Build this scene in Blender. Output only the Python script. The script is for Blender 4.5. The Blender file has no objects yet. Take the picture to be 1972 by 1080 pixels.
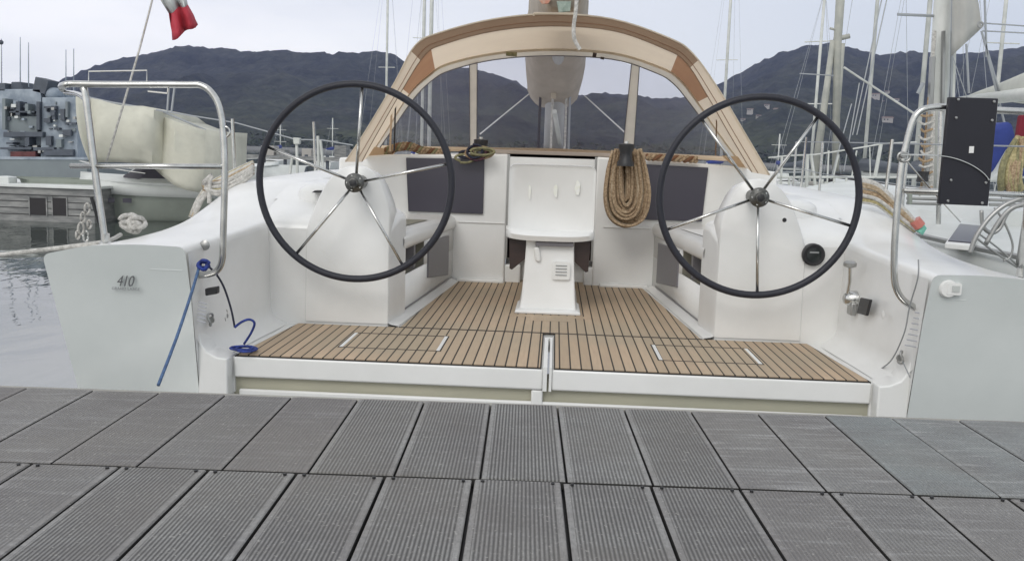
import bpy, bmesh, math, random
from mathutils import Vector, Matrix
random.seed(7)
C = bpy.context.scene.collection
R_ = math.radians
# ------------------------------------------------------------------ camera model
F = 1800.; CX = 986; CY = 540; CAM = Vector((0, 0, 1.45))
yaw, pit, rol = R_(2.45), R_(7.67), R_(1.85)
FW = Vector((-math.sin(yaw)*math.cos(pit), math.cos(yaw)*math.cos(pit), -math.sin(pit)))
r0 = Vector((math.cos(yaw), math.sin(yaw), 0)); u0 = r0.cross(FW)
RT = r0*math.cos(rol) + u0*math.sin(rol); UP = u0*math.cos(rol) - r0*math.sin(rol)
def P(px, py, Y=None, Z=None, X=None):
    """real place of a photographed point, at a real distance (Y), height (Z) or side (X)"""
    d = FW + RT*((px-CX)/F) - UP*((py-CY)/F)
    t = (Y-CAM.y)/d.y if Y is not None else (Z-CAM.z)/d.z if Z is not None else (X-CAM.x)/d.x
    return CAM + d*t
def PP(pts, **k): return [P(x, y, **k) for x, y in pts]
SEA = -0.65
# ------------------------------------------------------------------ materials
def mat(name, col, rough=.5, metal=0., spec=.5, n_amt=0., n_scale=8., col2=None, bump=0., b_scale=40., alpha=1., coat=0., stretch=(1, 1, 1)):
    m = bpy.data.materials.new(name); m.use_nodes = True
    nt = m.node_tree; b = nt.nodes['Principled BSDF']
    b.inputs['Roughness'].default_value = rough; b.inputs['Metallic'].default_value = metal
    b.inputs['Specular IOR Level'].default_value = spec; b.inputs['Coat Weight'].default_value = coat
    b.inputs['Base Color'].default_value = (*col, 1)
    if n_amt or col2 or bump:
        tc = nt.nodes.new('ShaderNodeTexCoord'); mp = nt.nodes.new('ShaderNodeMapping')
        mp.inputs['Scale'].default_value = stretch
        nt.links.new(tc.outputs['Object'], mp.inputs[0])
    if n_amt or col2:
        n = nt.nodes.new('ShaderNodeTexNoise'); n.inputs['Scale'].default_value = n_scale; n.inputs['Detail'].default_value = 6
        n.inputs['Roughness'].default_value = .6
        nt.links.new(mp.outputs[0], n.inputs[0])
        r = nt.nodes.new('ShaderNodeValToRGB')
        c2 = col2 or tuple(c*(1-n_amt) for c in col)
        r.color_ramp.elements[0].position = .35; r.color_ramp.elements[0].color = (*c2, 1)
        r.color_ramp.elements[1].position = .65; r.color_ramp.elements[1].color = (*col, 1)
        nt.links.new(n.outputs[0], r.inputs[0]); nt.links.new(r.outputs[0], b.inputs['Base Color'])
    if bump:
        n2 = nt.nodes.new('ShaderNodeTexNoise'); n2.inputs['Scale'].default_value = b_scale; n2.inputs['Detail'].default_value = 4
        nt.links.new(mp.outputs[0], n2.inputs[0])
        bp = nt.nodes.new('ShaderNodeBump'); bp.inputs['Strength'].default_value = bump; bp.inputs['Distance'].default_value = .01
        nt.links.new(n2.outputs[0], bp.inputs['Height']); nt.links.new(bp.outputs[0], b.inputs['Normal'])
    return m
def nodes(m): return m.node_tree.nodes, m.node_tree.links, m.node_tree.nodes['Principled BSDF']
def math_n(N, L, op, a, b=None, c=None):
    n = N.new('ShaderNodeMath'); n.operation = op
    for i, v in enumerate((a, b, c)):
        if v is None: continue
        if isinstance(v, (int, float)): n.inputs[i].default_value = v
        else: L.new(v, n.inputs[i])
    return n.outputs[0]
def mixc(N, L, f, a, b):
    n = N.new('ShaderNodeMix'); n.data_type = 'RGBA'
    for k, v in ((0, f), (6, a), (7, b)):
        if isinstance(v, (int, float)): n.inputs[k].default_value = v
        elif isinstance(v, tuple): n.inputs[k].default_value = (*v, 1)
        else: L.new(v, n.inputs[k])
    return n.outputs[2]
M = {}
M['gel'] = mat('gelcoat', (.79, .79, .775), rough=.26, n_scale=2.6, col2=(.725, .725, .705), bump=.05, b_scale=3)
M['gelgrey'] = mat('shaded_grey_gelcoat', (.62, .65, .64), rough=.14, n_scale=1.5, col2=(.55, .585, .575), bump=.04, b_scale=2)  # gelcoat greyed, the shade on the transom wings put into the colour
M['nonskid'] = mat('moulded_nonskid', (.74, .74, .73), rough=.6, n_scale=3, col2=(.69, .69, .67), bump=.25, b_scale=260)
M['khaki'] = mat('shaded_khaki_transom', (.46, .44, .34), rough=.6, n_scale=2.2, col2=(.38, .37, .29), stretch=(1, 1, 6))  # shadow on the hull below the platform painted in as khaki
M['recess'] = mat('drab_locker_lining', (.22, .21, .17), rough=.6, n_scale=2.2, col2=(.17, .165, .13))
M['black'] = mat('black_leather', (.014, .015, .024), rough=.5, bump=.2, b_scale=90)
M['rubber'] = mat('black_plastic', (.02, .02, .022), rough=.45)
M['steel'] = mat('stainless_steel', (.62, .62, .60), rough=.2, metal=1., n_amt=.2, n_scale=18)
M['hubsteel'] = mat('tarnished_hub_steel', (.17, .17, .16), rough=.35, metal=.8, n_amt=.5, n_scale=60)
M['steeldull'] = mat('dull_steel', (.38, .38, .37), rough=.38, metal=.85)
M['smoke'] = mat('smoked_acrylic', (.055, .052, .07), rough=.3, spec=.5)
M['smokegrey'] = mat('grey_locker_door', (.17, .165, .18), rough=.4)
M['cream'] = mat('cream_canvas', (.83, .71, .56), rough=.85, n_scale=3, col2=(.79, .67, .53), bump=.9, b_scale=11)
M['hem'] = mat('tan_canvas_hem', (.37, .255, .17), rough=.85, n_scale=3, col2=(.33, .225, .15), bump=.3, b_scale=300)
M['rust'] = mat('russet_canvas', (.42, .24, .14), rough=.85, n_scale=3, col2=(.38, .21, .125))
M['piping'] = mat('pale_canvas_binding', (.80, .73, .62), rough=.8, n_amt=.1)
M['bagcol'] = mat('taupe_sail_bag', (.44, .385, .32), rough=.85, n_scale=5, col2=(.34, .30, .25), bump=.5, b_scale=18)
M['darkwood'] = mat('dark_varnished_wood', (.045, .026, .022), rough=.4, n_scale=8, col2=(.03, .018, .016), stretch=(1, 1, 6))
M['dark'] = mat('dark_interior', (.02, .018, .02), rough=.7)
M['alu'] = mat('mast_aluminium', (.52, .53, .53), rough=.42, metal=.5, n_amt=.15, n_scale=6)
M['alupale'] = mat('pale_painted_mast', (.62, .63, .60), rough=.45, n_scale=3, col2=(.48, .50, .47))
M['wire'] = mat('rigging_wire', (.36, .38, .40), rough=.4, metal=.5)
M['whiterope'] = mat('white_rope', (.72, .70, .66), rough=.9, n_scale=60, col2=(.42, .41, .38), bump=.8, b_scale=220)
M['paletan'] = mat('pale_tan_rope', (.66, .55, .40), rough=.9, n_scale=85, col2=(.40, .29, .18), bump=1, b_scale=220)
M['tanrope'] = mat('tan_rope', (.60, .45, .29), rough=.9, n_scale=85, col2=(.26, .17, .10), bump=1, b_scale=220)
M['yellowrope'] = mat('yellow_flecked_rope', (.58, .50, .28), rough=.9, n_scale=60, col2=(.30, .26, .12), bump=.8, b_scale=220)
M['darkrope'] = mat('dark_red_black_rope', (.14, .05, .07), rough=.9, n_scale=40, col2=(.03, .025, .04))
M['oliverope'] = mat('olive_rope', (.30, .28, .15), rough=.9, n_scale=50, col2=(.15, .14, .08))
M['bluerope'] = mat('blue_rope', (.03, .06, .30), rough=.8, n_scale=60, col2=(.02, .03, .14))
M['slaterope'] = mat('steel_blue_rope', (.08, .15, .28), rough=.8, n_scale=60, col2=(.05, .09, .18))
M['blackrope'] = mat('black_rope', (.02, .022, .04), rough=.8)
M['white'] = mat('white_paint', (.78, .78, .76), rough=.4, n_amt=.08, n_scale=2)
M['boatwhite'] = mat('weathered_white_paint', (.70, .72, .70), rough=.4, n_scale=1.2, col2=(.60, .62, .60))
M['coverc'] = mat('cream_boat_cover', (.76, .75, .65), rough=.8, n_scale=2, col2=(.66, .65, .56), bump=.6, b_scale=2.5)
M['greenhull'] = mat('grey_green_hull', (.30, .33, .29), rough=.4, n_amt=.15, n_scale=2)
M['navy'] = mat('naval_grey', (.36, .41, .46), rough=.6, n_scale=1.6, col2=(.20, .24, .29))
M['navydark'] = mat('dark_naval_grey', (.09, .105, .13), rough=.6, n_amt=.3, n_scale=1.5)
M['teal'] = mat('grey_green_plate', (.20, .235, .245), rough=.5, n_scale=.8, col2=(.17, .195, .21))
M['red'] = mat('dull_red_oxide', (.16, .05, .05), rough=.7, n_amt=.5, n_scale=3)
M['quay'] = mat('weathered_concrete', (.30, .30, .29), rough=.9, n_scale=1.6, col2=(.15, .155, .155), stretch=(1, 1, 4), bump=.4, b_scale=6)
M['flagred'] = mat('red_bunting', (.52, .045, .07), rough=.8, n_amt=.25, n_scale=14)
M['flagwhite'] = mat('white_bunting', (.60, .63, .62), rough=.8, n_amt=.12, n_scale=9)
M['flaggreen'] = mat('green_bunting', (.05, .22, .10), rough=.8)
M['bluecloth'] = mat('blue_cloth', (.035, .06, .27), rough=.8, n_amt=.3, n_scale=6)
M['redcloth'] = mat('dark_red_cloth', (.20, .012, .03), rough=.8, n_amt=.3, n_scale=6)
M['board'] = mat('black_board', (.012, .012, .02), rough=.5, n_amt=.2, n_scale=5)
M['stain'] = mat('yellow_glue_stain', (.74, .745, .64), rough=.28, n_scale=60, col2=(.79, .79, .77))
M['ink'] = mat('grey_lettering', (.10, .105, .11), rough=.5)
M['slot'] = mat('grey_slot_shadow', (.42, .43, .46), rough=.6)
M['inkpale'] = mat('pale_grey_lettering', (.27, .28, .285), rough=.5)
M['lens'] = mat('lamp_lens', (.50, .52, .50), rough=.15)
M['oldmast'] = mat('weathered_spar', (.44, .44, .39), rough=.6, n_scale=4, col2=(.33, .34, .31))
M['redfit'] = mat('faded_red_tape', (.48, .16, .13), rough=.4)
M['greenfit'] = mat('faded_green_tape', (.15, .42, .33), rough=.6)
M['roof'] = mat('terracotta_roof', (.24, .17, .14), rough=.9)
M['house'] = mat('pale_render', (.42, .40, .37), rough=.9)
M['tree'] = mat('shore_trees', (.05, .065, .04), rough=.95, n_scale=.4, col2=(.03, .04, .028))
# woven canvas lets some light through
for k_ in ('cream', 'hem', 'rust', 'piping', 'coverc'):
    nt = M[k_].node_tree; B = nt.nodes['Principled BSDF']; tl = nt.nodes.new('ShaderNodeBsdfTranslucent'); mx = nt.nodes.new('ShaderNodeMixShader'); mx.inputs[0].default_value = .6 if k_ != 'coverc' else .25
    for l_ in list(nt.links):
        if l_.to_socket == B.inputs['Base Color']: nt.links.new(l_.from_socket, tl.inputs[0])
    nt.links.new(B.outputs[0], mx.inputs[1]); nt.links.new(tl.outputs[0], mx.inputs[2]); nt.links.new(mx.outputs[0], nt.nodes['Material Output'].inputs[0])
# clear vinyl windows
m = bpy.data.materials.new('tinted_clear_vinyl'); m.use_nodes = True
nt = m.node_tree; nt.nodes.remove(nt.nodes['Principled BSDF'])
tr = nt.nodes.new('ShaderNodeBsdfTransparent'); tr.inputs[0].default_value = (.80, .80, .84, 1)
gl = nt.nodes.new('ShaderNodeBsdfGlossy'); gl.inputs['Roughness'].default_value = .12; gl.inputs[0].default_value = (.8, .8, .85, 1)
fr = nt.nodes.new('ShaderNodeFresnel'); fr.inputs[0].default_value = 1.35
mx = nt.nodes.new('ShaderNodeMixShader')
nt.links.new(fr.outputs[0], mx.inputs[0]); nt.links.new(tr.outputs[0], mx.inputs[1]); nt.links.new(gl.outputs[0], mx.inputs[2])
df = nt.nodes.new('ShaderNodeBsdfDiffuse'); df.inputs[0].default_value = (.62, .58, .60, 1); m2 = nt.nodes.new('ShaderNodeMixShader')
tcv = nt.nodes.new('ShaderNodeTexCoord'); nv = nt.nodes.new('ShaderNodeTexNoise'); nv.inputs['Scale'].default_value = 3.5; nv.inputs['Detail'].default_value = 3; nt.links.new(tcv.outputs['Object'], nv.inputs[0])
mr = nt.nodes.new('ShaderNodeMapRange'); mr.inputs[3].default_value = .03; mr.inputs[4].default_value = .17; nt.links.new(nv.outputs[0], mr.inputs[0]); nt.links.new(mr.outputs[0], m2.inputs[0])
nt.links.new(mx.outputs[0], m2.inputs[1]); nt.links.new(df.outputs[0], m2.inputs[2])
nt.links.new(m2.outputs[0], nt.nodes['Material Output'].inputs[0]); M['vinyl'] = m
# teak: 41.5 mm planks with black caulking
def teak(name, seam=True, w=.0415):
    m = bpy.data.materials.new(name); m.use_nodes = True; N, L, B = nodes(m)
    tc = N.new('ShaderNodeTexCoord'); sp = N.new('ShaderNodeSeparateXYZ'); L.new(tc.outputs['Object'], sp.inputs[0])
    u = math_n(N, L, 'DIVIDE', math_n(N, L, 'ADD', sp.outputs[0], 10.0), w)
    idx = math_n(N, L, 'FLOOR', u); fr = math_n(N, L, 'FRACT', u)
    wn = N.new('ShaderNodeTexWhiteNoise'); wn.noise_dimensions = '1D'; L.new(idx, wn.inputs['W'])
    mp = N.new('ShaderNodeMapping'); mp.inputs['Scale'].default_value = (60, 4, 4); L.new(tc.outputs['Object'], mp.inputs[0])
    n = N.new('ShaderNodeTexNoise'); n.inputs['Scale'].default_value = 1.6; n.inputs['Detail'].default_value = 6; L.new(mp.outputs[0], n.inputs[0])
    n2 = N.new('ShaderNodeTexNoise'); n2.inputs['Scale'].default_value = 2.1; n2.inputs['Detail'].default_value = 3; L.new(tc.outputs['Object'], n2.inputs[0])
    c1 = mixc(N, L, wn.outputs['Value'], (.60, .45, .305), (.45, .34, .225))
    c2 = mixc(N, L, math_n(N, L, 'MULTIPLY', n.outputs[0], .75), c1, (.33, .25, .185))
    rmp = N.new('ShaderNodeMapRange'); rmp.inputs[1].default_value = .4; rmp.inputs[2].default_value = .65; L.new(n2.outputs[0], rmp.inputs[0])
    c3 = mixc(N, L, math_n(N, L, 'MULTIPLY', rmp.outputs[0], .5), c2, (.34, .30, .22))
    if seam:
        d = math_n(N, L, 'ABSOLUTE', math_n(N, L, 'SUBTRACT', fr, .5))
        s = math_n(N, L, 'GREATER_THAN', d, .425)
        c3 = mixc(N, L, s, c3, (.035, .028, .02))
    L.new(c3, B.inputs['Base Color']); B.inputs['Roughness'].default_value = .75
    return m
M['teak'] = teak('teak_planking'); M['teakplain'] = teak('teak_board', False)
M['caulk'] = mat('black_caulking', (.03, .025, .02), rough=.7)
# composite dock plank with fine grooves; UV = metres across / along the plank
m = bpy.data.materials.new('grooved_grey_plank'); m.use_nodes = True; N, L, B = nodes(m)
uv = N.new('ShaderNodeUVMap'); sp = N.new('ShaderNodeSeparateXYZ'); L.new(uv.outputs[0], sp.inputs[0])
at = N.new('ShaderNodeAttribute'); at.attribute_name = 'tint'; asp = N.new('ShaderNodeSeparateColor'); L.new(at.outputs[0], asp.inputs[0])
tc = N.new('ShaderNodeTexCoord')
wv = math_n(N, L, 'SINE', math_n(N, L, 'MULTIPLY', sp.outputs[0], 2*math.pi/.0088))
wv = math_n(N, L, 'MULTIPLY_ADD', wv, .5, .5)
e1 = math_n(N, L, 'GREATER_THAN', sp.outputs[0], .012); e2 = math_n(N, L, 'LESS_THAN', sp.outputs[0], .184)
g = math_n(N, L, 'MULTIPLY', wv, math_n(N, L, 'MULTIPLY', e1, e2))          # groove depth 0..1
n = N.new('ShaderNodeTexNoise'); n.inputs['Scale'].default_value = 5; n.inputs['Detail'].default_value = 7; n.inputs['Roughness'].default_value = .65; L.new(tc.outputs['Object'], n.inputs[0])
mp = N.new('ShaderNodeMapping'); mp.inputs['Scale'].default_value = (5, 42, 1); L.new(tc.outputs['Object'], mp.inputs[0])
n3 = N.new('ShaderNodeTexNoise'); n3.inputs['Scale'].default_value = 1; n3.inputs['Detail'].default_value = 5; L.new(mp.outputs[0], n3.inputs[0])
mp4 = N.new('ShaderNodeMapping'); mp4.inputs['Scale'].default_value = (220, 60, 1); L.new(tc.outputs['Object'], mp4.inputs[0])
n4 = N.new('ShaderNodeTexNoise'); n4.inputs['Scale'].default_value = 1; n4.inputs['Detail'].default_value = 3; L.new(mp4.outputs[0], n4.inputs[0])
base = mixc(N, L, asp.outputs[0], (.190, .178, .170), (.35, .348, .335))
base = mixc(N, L, asp.outputs[1], base, (.225, .25, .25))
r1 = N.new('ShaderNodeMapRange'); r1.inputs[1].default_value = .35; r1.inputs[2].default_value = .7; L.new(n.outputs[0], r1.inputs[0])
base = mixc(N, L, math_n(N, L, 'MULTIPLY', r1.outputs[0], .62), base, (.125, .112, .112))
r2 = N.new('ShaderNodeMapRange'); r2.inputs[1].default_value = .52; r2.inputs[2].default_value = .75; L.new(n3.outputs[0], r2.inputs[0])
base = mixc(N, L, math_n(N, L, 'MULTIPLY', r2.outputs[0], math_n(N, L, 'MULTIPLY_ADD', at.outputs['Alpha'], .7, .1)), base, (.46, .46, .455))
r4 = N.new('ShaderNodeMapRange'); r4.inputs[1].default_value = .45; r4.inputs[2].default_value = .7; L.new(n4.outputs[0], r4.inputs[0])
base = mixc(N, L, math_n(N, L, 'MULTIPLY', r4.outputs[0], .5), base, (.11, .11, .11))
gs = math_n(N, L, 'MULTIPLY', g, math_n(N, L, 'MULTIPLY_ADD', asp.outputs[2], .82, .08))
col = mixc(N, L, gs, base, (.035, .034, .032))
n5 = N.new('ShaderNodeTexNoise'); n5.inputs['Scale'].default_value = 1.3; n5.inputs['Detail'].default_value = 4; L.new(tc.outputs['Object'], n5.inputs[0])
r5 = N.new('ShaderNodeMapRange'); r5.inputs[1].default_value = .45; r5.inputs[2].default_value = .68; L.new(n5.outputs[0], r5.inputs[0])
col = mixc(N, L, math_n(N, L, 'MULTIPLY', r5.outputs[0], .35), col, (.20, .185, .16))
n6 = N.new('ShaderNodeTexNoise'); n6.inputs['Scale'].default_value = 120; n6.inputs['Detail'].default_value = 2; L.new(tc.outputs['Object'], n6.inputs[0])
r6 = N.new('ShaderNodeMapRange'); r6.inputs[1].default_value = .66; r6.inputs[2].default_value = .72; L.new(n6.outputs[0], r6.inputs[0])
col = mixc(N, L, math_n(N, L, 'MULTIPLY', r6.outputs[0], .5), col, (.42, .41, .38))
L.new(col, B.inputs['Base Color']); B.inputs['Roughness'].default_value = .62
bp = N.new('ShaderNodeBump'); bp.inputs['Distance'].default_value = .0015; bp.inputs['Strength'].default_value = .7
h = math_n(N, L, 'MULTIPLY_ADD', g, -1.0, math_n(N, L, 'MULTIPLY', n.outputs[0], .6)); L.new(h, bp.inputs['Height']); L.new(bp.outputs[0], B.inputs['Normal'])
M['plank'] = m
# ------------------------------------------------------------------ mesh builder
class MB:
    def __init__(s): s.v = []; s.f = []
    def add(s, vs, fs):
        o = len(s.v); s.v += [tuple(p) for p in vs]; s.f += [tuple(i+o for i in f) for f in fs]; return s
    def box(s, x0, x1, y0, y1, z0, z1):
        return s.hexa([(x0, y0, z0), (x1, y0, z0), (x1, y1, z0), (x0, y1, z0)], [(x0, y0, z1), (x1, y0, z1), (x1, y1, z1), (x0, y1, z1)])
    def hexa(s, a, b):
        n = len(a)
        return s.add(list(a)+list(b), [tuple(range(n))[::-1], tuple(range(n, 2*n))] + [(i, (i+1) % n, n+(i+1) % n, n+i) for i in range(n)])
    def prism(s, pts, d):
        """closed polygon extruded by vector d"""
        d = Vector(d); return s.hexa([Vector(p) for p in pts], [Vector(p)+d for p in pts])
    def tube(s, pts, r, seg=8, smooth=0, closed=False, r2=None):
        pts = [Vector(p) for p in pts]
        if smooth: pts = catmull(pts, smooth, closed)
        n = len(pts); rings = []; prev = None
        for i in range(n):
            if closed: t = pts[(i+1) % n]-pts[i-1]
            else: t = pts[min(i+1, n-1)]-pts[max(i-1, 0)]
            if t.length < 1e-9: t = Vector((0, 0, 1))
            t.normalize()
            if prev is None:
                a = Vector((0, 0, 1)) if abs(t.z) < .9 else Vector((1, 0, 0)); prev = (a-t*a.dot(t)).normalized()
            else:
                prev = prev-t*prev.dot(t)
                prev = prev.normalized() if prev.length > 1e-6 else t.orthogonal().normalized()
            b = t.cross(prev); rr = r if r2 is None else r+(r2-r)*i/max(1, n-1)
            if callable(r): rr = r(i/max(1, n-1))
            rings.append([pts[i]+(prev*math.cos(2*math.pi*k/seg)+b*math.sin(2*math.pi*k/seg))*rr for k in range(seg)])
        vs = [p for q in rings for p in q]; fs = []
        for i in range(n if closed else n-1):
            j = (i+1) % n
            for k in range(seg): fs.append((i*seg+k, i*seg+(k+1) % seg, j*seg+(k+1) % seg, j*seg+k))
        if not closed: fs += [tuple(range(seg))[::-1], tuple((n-1)*seg+k for k in range(seg))]
        return s.add(vs, fs)
    def loft(s, secs, closed=False, caps=False):
        n = len(secs[0]); vs = [p for q in secs for p in q]; fs = []
        for i in range(len(secs)-1):
            for k in range(n if closed else n-1):
                j = (k+1) % n; fs.append((i*n+k, i*n+j, (i+1)*n+j, (i+1)*n+k))
        if caps: fs += [tuple(range(n))[::-1], tuple((len(secs)-1)*n+k for k in range(n))]
        return s.add(vs, fs)
    def lathe(s, c, axis, prof, seg=24):
        c = Vector(c); ax = Vector(axis).normalized(); a = ax.orthogonal().normalized(); b = ax.cross(a)
        secs = [[c+ax*h+(a*math.cos(2*math.pi*k/seg)+b*math.sin(2*math.pi*k/seg))*max(r, 1e-4) for k in range(seg)] for r, h in prof]
        return s.loft(secs, closed=True, caps=True)
    def ell(s, c, rx, ry, rz, seg=16, rings=8):
        c = Vector(c); secs = []
        for i in range(rings+1):
            t = -math.pi/2+math.pi*i/rings; cr = max(math.cos(t), 1e-3)
            secs.append([c+Vector((rx*cr*math.cos(2*math.pi*k/seg), ry*cr*math.sin(2*math.pi*k/seg), rz*math.sin(t))) for k in range(seg)])
        return s.loft(secs, closed=True, caps=True)
def catmull(p, k, closed=False):
    n = len(p); out = []
    for i in range(n if closed else n-1):
        g = lambda j: p[j % n] if closed else p[max(0, min(n-1, j))]
        a, b, c, d = g(i-1), g(i), g(i+1), g(i+2)
        for q in range(k):
            t = q/k; out.append(.5*((2*b)+(c-a)*t+(2*a-5*b+4*c-d)*t*t+(3*b-a-3*c+d)*t**3))
    if not closed: out.append(p[-1])
    return out
def fillet(pts, rad, k=4):
    """pts 2D; rad per point (0 keeps k+1 copies spread none)"""
    out = []
    for i, p in enumerate(pts):
        r = rad[i] if isinstance(rad, (list, tuple)) else rad
        if i in (0, len(pts)-1) or r == 0: out.append(tuple(p)); continue
        p = Vector(p); a = Vector(pts[i-1])-p; b = Vector(pts[i+1])-p
        ra = min(r, a.length*.48); rb = min(r, b.length*.48)
        A = p+a.normalized()*ra; Bq = p+b.normalized()*rb
        for q in range(k+1):
            t = q/k; out.append(tuple(A*(1-t)**2+p*2*t*(1-t)+Bq*t*t))
    return out
def wloc(o):
    v = Vector((0, 0, 0))
    while o: v += o.location; o = o.parent
    return v
LOCAL = set()
def isroot_local(o):
    while o.parent: o = o.parent
    return o.name in LOCAL
def obj(name, mb, m, parent=None, smooth=True, bevel=0, subd=0, label=None, solid=0, ang=35):
    me = bpy.data.meshes.new(name)
    vs = [Vector(v) for v in mb.v]; off = Vector((0, 0, 0))
    if parent is None:
        lo = [min(v[i] for v in vs) for i in range(3)]; hi = [max(v[i] for v in vs) for i in range(3)]
        off = Vector(((lo[0]+hi[0])/2, (lo[1]+hi[1])/2, lo[2]))
    me.from_pydata([v-off for v in vs], [], mb.f)
    o = bpy.data.objects.new(name, me); C.objects.link(o); me.materials.append(m if not isinstance(m, str) else M[m])
    bm = bmesh.new(); bm.from_mesh(me); bmesh.ops.recalc_face_normals(bm, faces=bm.faces); bm.to_mesh(me); bm.free()
    if smooth:
        me.polygons.foreach_set('use_smooth', [True]*len(me.polygons)); me.set_sharp_from_angle(angle=R_(ang))
    o.location = off
    if parent:
        o.parent = parent; o.location = (0, 0, 0) if isroot_local(parent) else -wloc(parent)
    if solid: q = o.modifiers.new('solid', 'SOLIDIFY'); q.thickness = solid; q.offset = 0
    if bevel: q = o.modifiers.new('bevel', 'BEVEL'); q.width = bevel; q.segments = 3; q.limit_method = 'ANGLE'; q.angle_limit = R_(30)
    if subd: q = o.modifiers.new('sub', 'SUBSURF'); q.levels = subd; q.render_levels = subd
    if label: o['label'] = label
    return o
def tag(o, label, cat, group=None):
    o['label'] = label; o['category'] = cat
    if group: o['group'] = group
    return o
def thing(name, label, cat, loc=(0, 0, 0), rz=0, group=None, local=False):
    o = bpy.data.objects.new(name, None); C.objects.link(o); o.location = loc; o.rotation_euler = (0, 0, rz); o.empty_display_size = .2
    if local: LOCAL.add(o.name)
    return tag(o, label, cat, group)
def struct(o, kind='structure'): o['kind'] = kind; return o
# ================================================================== SETTING
# ---- water
mw = bpy.data.materials.new('harbour_water'); mw.use_nodes = True; N, L, B = nodes(mw)
B.inputs['Base Color'].default_value = (.05, .062, .056, 1); B.inputs['Roughness'].default_value = .03; B.inputs['IOR'].default_value = 5.0
tc = N.new('ShaderNodeTexCoord'); mp = N.new('ShaderNodeMapping'); mp.inputs['Scale'].default_value = (1, .55, 1); L.new(tc.outputs['Object'], mp.inputs[0])
n = N.new('ShaderNodeTexNoise'); n.inputs['Scale'].default_value = 1.5; n.inputs['Detail'].default_value = 3; n.inputs['Roughness'].default_value = .45; n.inputs['Distortion'].default_value = .6; L.new(mp.outputs[0], n.inputs[0])
bp = N.new('ShaderNodeBump'); bp.inputs['Strength'].default_value = .16; bp.inputs['Distance'].default_value = .10
L.new(n.outputs[0], bp.inputs['Height']); L.new(bp.outputs[0], B.inputs['Normal'])
w = struct(obj('water', MB().add([(-2900, -45, SEA), (2900, -45, SEA), (2900, 2450, SEA), (-2900, 2450, SEA)], [(0, 1, 2, 3)]), mw, smooth=False))
# ---- hills: one terrain sheet whose ridge runs round the bay about 2 km off
ridge = [(-1400, 250), (-700, 235), (-200, 228), (0, 205), (100, 182), (140, 168), (180, 145), (250, 118), (290, 106), (330, 95), (360, 91), (400, 95), (440, 97), (480, 103), (520, 100), (600, 110),
         (700, 114), (760, 119), (800, 127), (905, 138), (950, 147), (990, 160), (1020, 179), (1060, 190), (1130, 188), (1165, 184), (1220, 192), (1265, 200), (1320, 196), (1345, 186),
         (1395, 164), (1430, 144), (1470, 124), (1500, 108), (1540, 94), (1570, 89), (1605, 88), (1650, 97), (1700, 114), (1725, 110), (1760, 107), (1850, 108), (1900, 103), (1972, 95), (2200, 88), (2600, 120), (3200, 180)]
def ridge_y(px):
    for (a, b), (c, d) in zip(ridge, ridge[1:]):
        if a <= px <= c:
            return b+(d-b)*(px-a)/(c-a)
    return ridge[0][1] if px < ridge[0][0] else ridge[-1][1]
DF, DR = 650., 2000.
rnd = random.Random(3)
def fbm(x, y):
    from mathutils import noise
    return noise.fractal(Vector((x, y, 0)), 1.0, 2.0, 5)
def hill_pt(px, t):
    top = P(px, ridge_y(px), Y=DR); foot = P(px, 300, Y=DF); foot.z = SEA-1
    s = t*t*(3-2*t)*.55+t*.45
    x = foot.x+(top.x-foot.x)*t; y = DF+(DR-DF)*t
    z = foot.z+(top.z-foot.z)*s
    z += fbm(x*.004, y*.004)*38*math.sin(math.pi*min(t, 1))*.9 + (abs(fbm(x*.011+5, y*.011))*-14)*math.sin(math.pi*t)
    z += fbm(x*.05, y*.05)*5.5*(1 if t > .04 else 0)
    return Vector((x, y, z))
secs = []; cols = [-1400+i*9 for i in range(512)]
for j in range(61):
    secs.append([hill_pt(px, j/60) for px in cols])
secs.append([Vector((v.x*1.1, v.y*1.1, v.z*.6)) for v in secs[-1]])
mh = bpy.data.materials.new('wooded_slopes'); mh.use_nodes = True; N, L, B = nodes(mh)
tc = N.new('ShaderNodeTexCoord')
n = N.new('ShaderNodeTexNoise'); n.inputs['Scale'].default_value = .010; n.inputs['Detail'].default_value = 14; n.inputs['Roughness'].default_value = .82; L.new(tc.outputs['Object'], n.inputs[0])
r = N.new('ShaderNodeValToRGB'); r.color_ramp.elements[0].position = .40; r.color_ramp.elements[0].color = (.010, .015, .016, 1); r.color_ramp.elements[1].position = .64; r.color_ramp.elements[1].color = (.088, .092, .072, 1)
L.new(n.outputs[0], r.inputs[0])
nb_ = N.new('ShaderNodeTexNoise'); nb_.inputs['Scale'].default_value = .0042; nb_.inputs['Detail'].default_value = 5; L.new(tc.outputs['Object'], nb_.inputs[0])
rb = N.new('ShaderNodeMapRange'); rb.inputs[1].default_value = .50; rb.inputs[2].default_value = .68; L.new(nb_.outputs[0], rb.inputs[0])
spz = N.new('ShaderNodeSeparateXYZ'); L.new(tc.outputs['Object'], spz.inputs[0])
lo = N.new('ShaderNodeMapRange'); lo.inputs[1].default_value = 190; lo.inputs[2].default_value = 40; L.new(spz.outputs[2], lo.inputs[0])
hc = mixc(N, L, math_n(N, L, 'MULTIPLY', rb.outputs[0], math_n(N, L, 'MULTIPLY_ADD', lo.outputs[0], .6, .25)), r.outputs[0], (.085, .098, .05))
vo = N.new('ShaderNodeTexVoronoi'); vo.inputs['Scale'].default_value = .085; L.new(tc.outputs['Object'], vo.inputs[0])
vr = N.new('ShaderNodeMapRange'); vr.inputs[1].default_value = .1; vr.inputs[2].default_value = .75; L.new(vo.outputs['Distance'], vr.inputs[0])
hc = mixc(N, L, math_n(N, L, 'MULTIPLY', vr.outputs[0], .5), hc, (.008, .011, .010))
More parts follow.
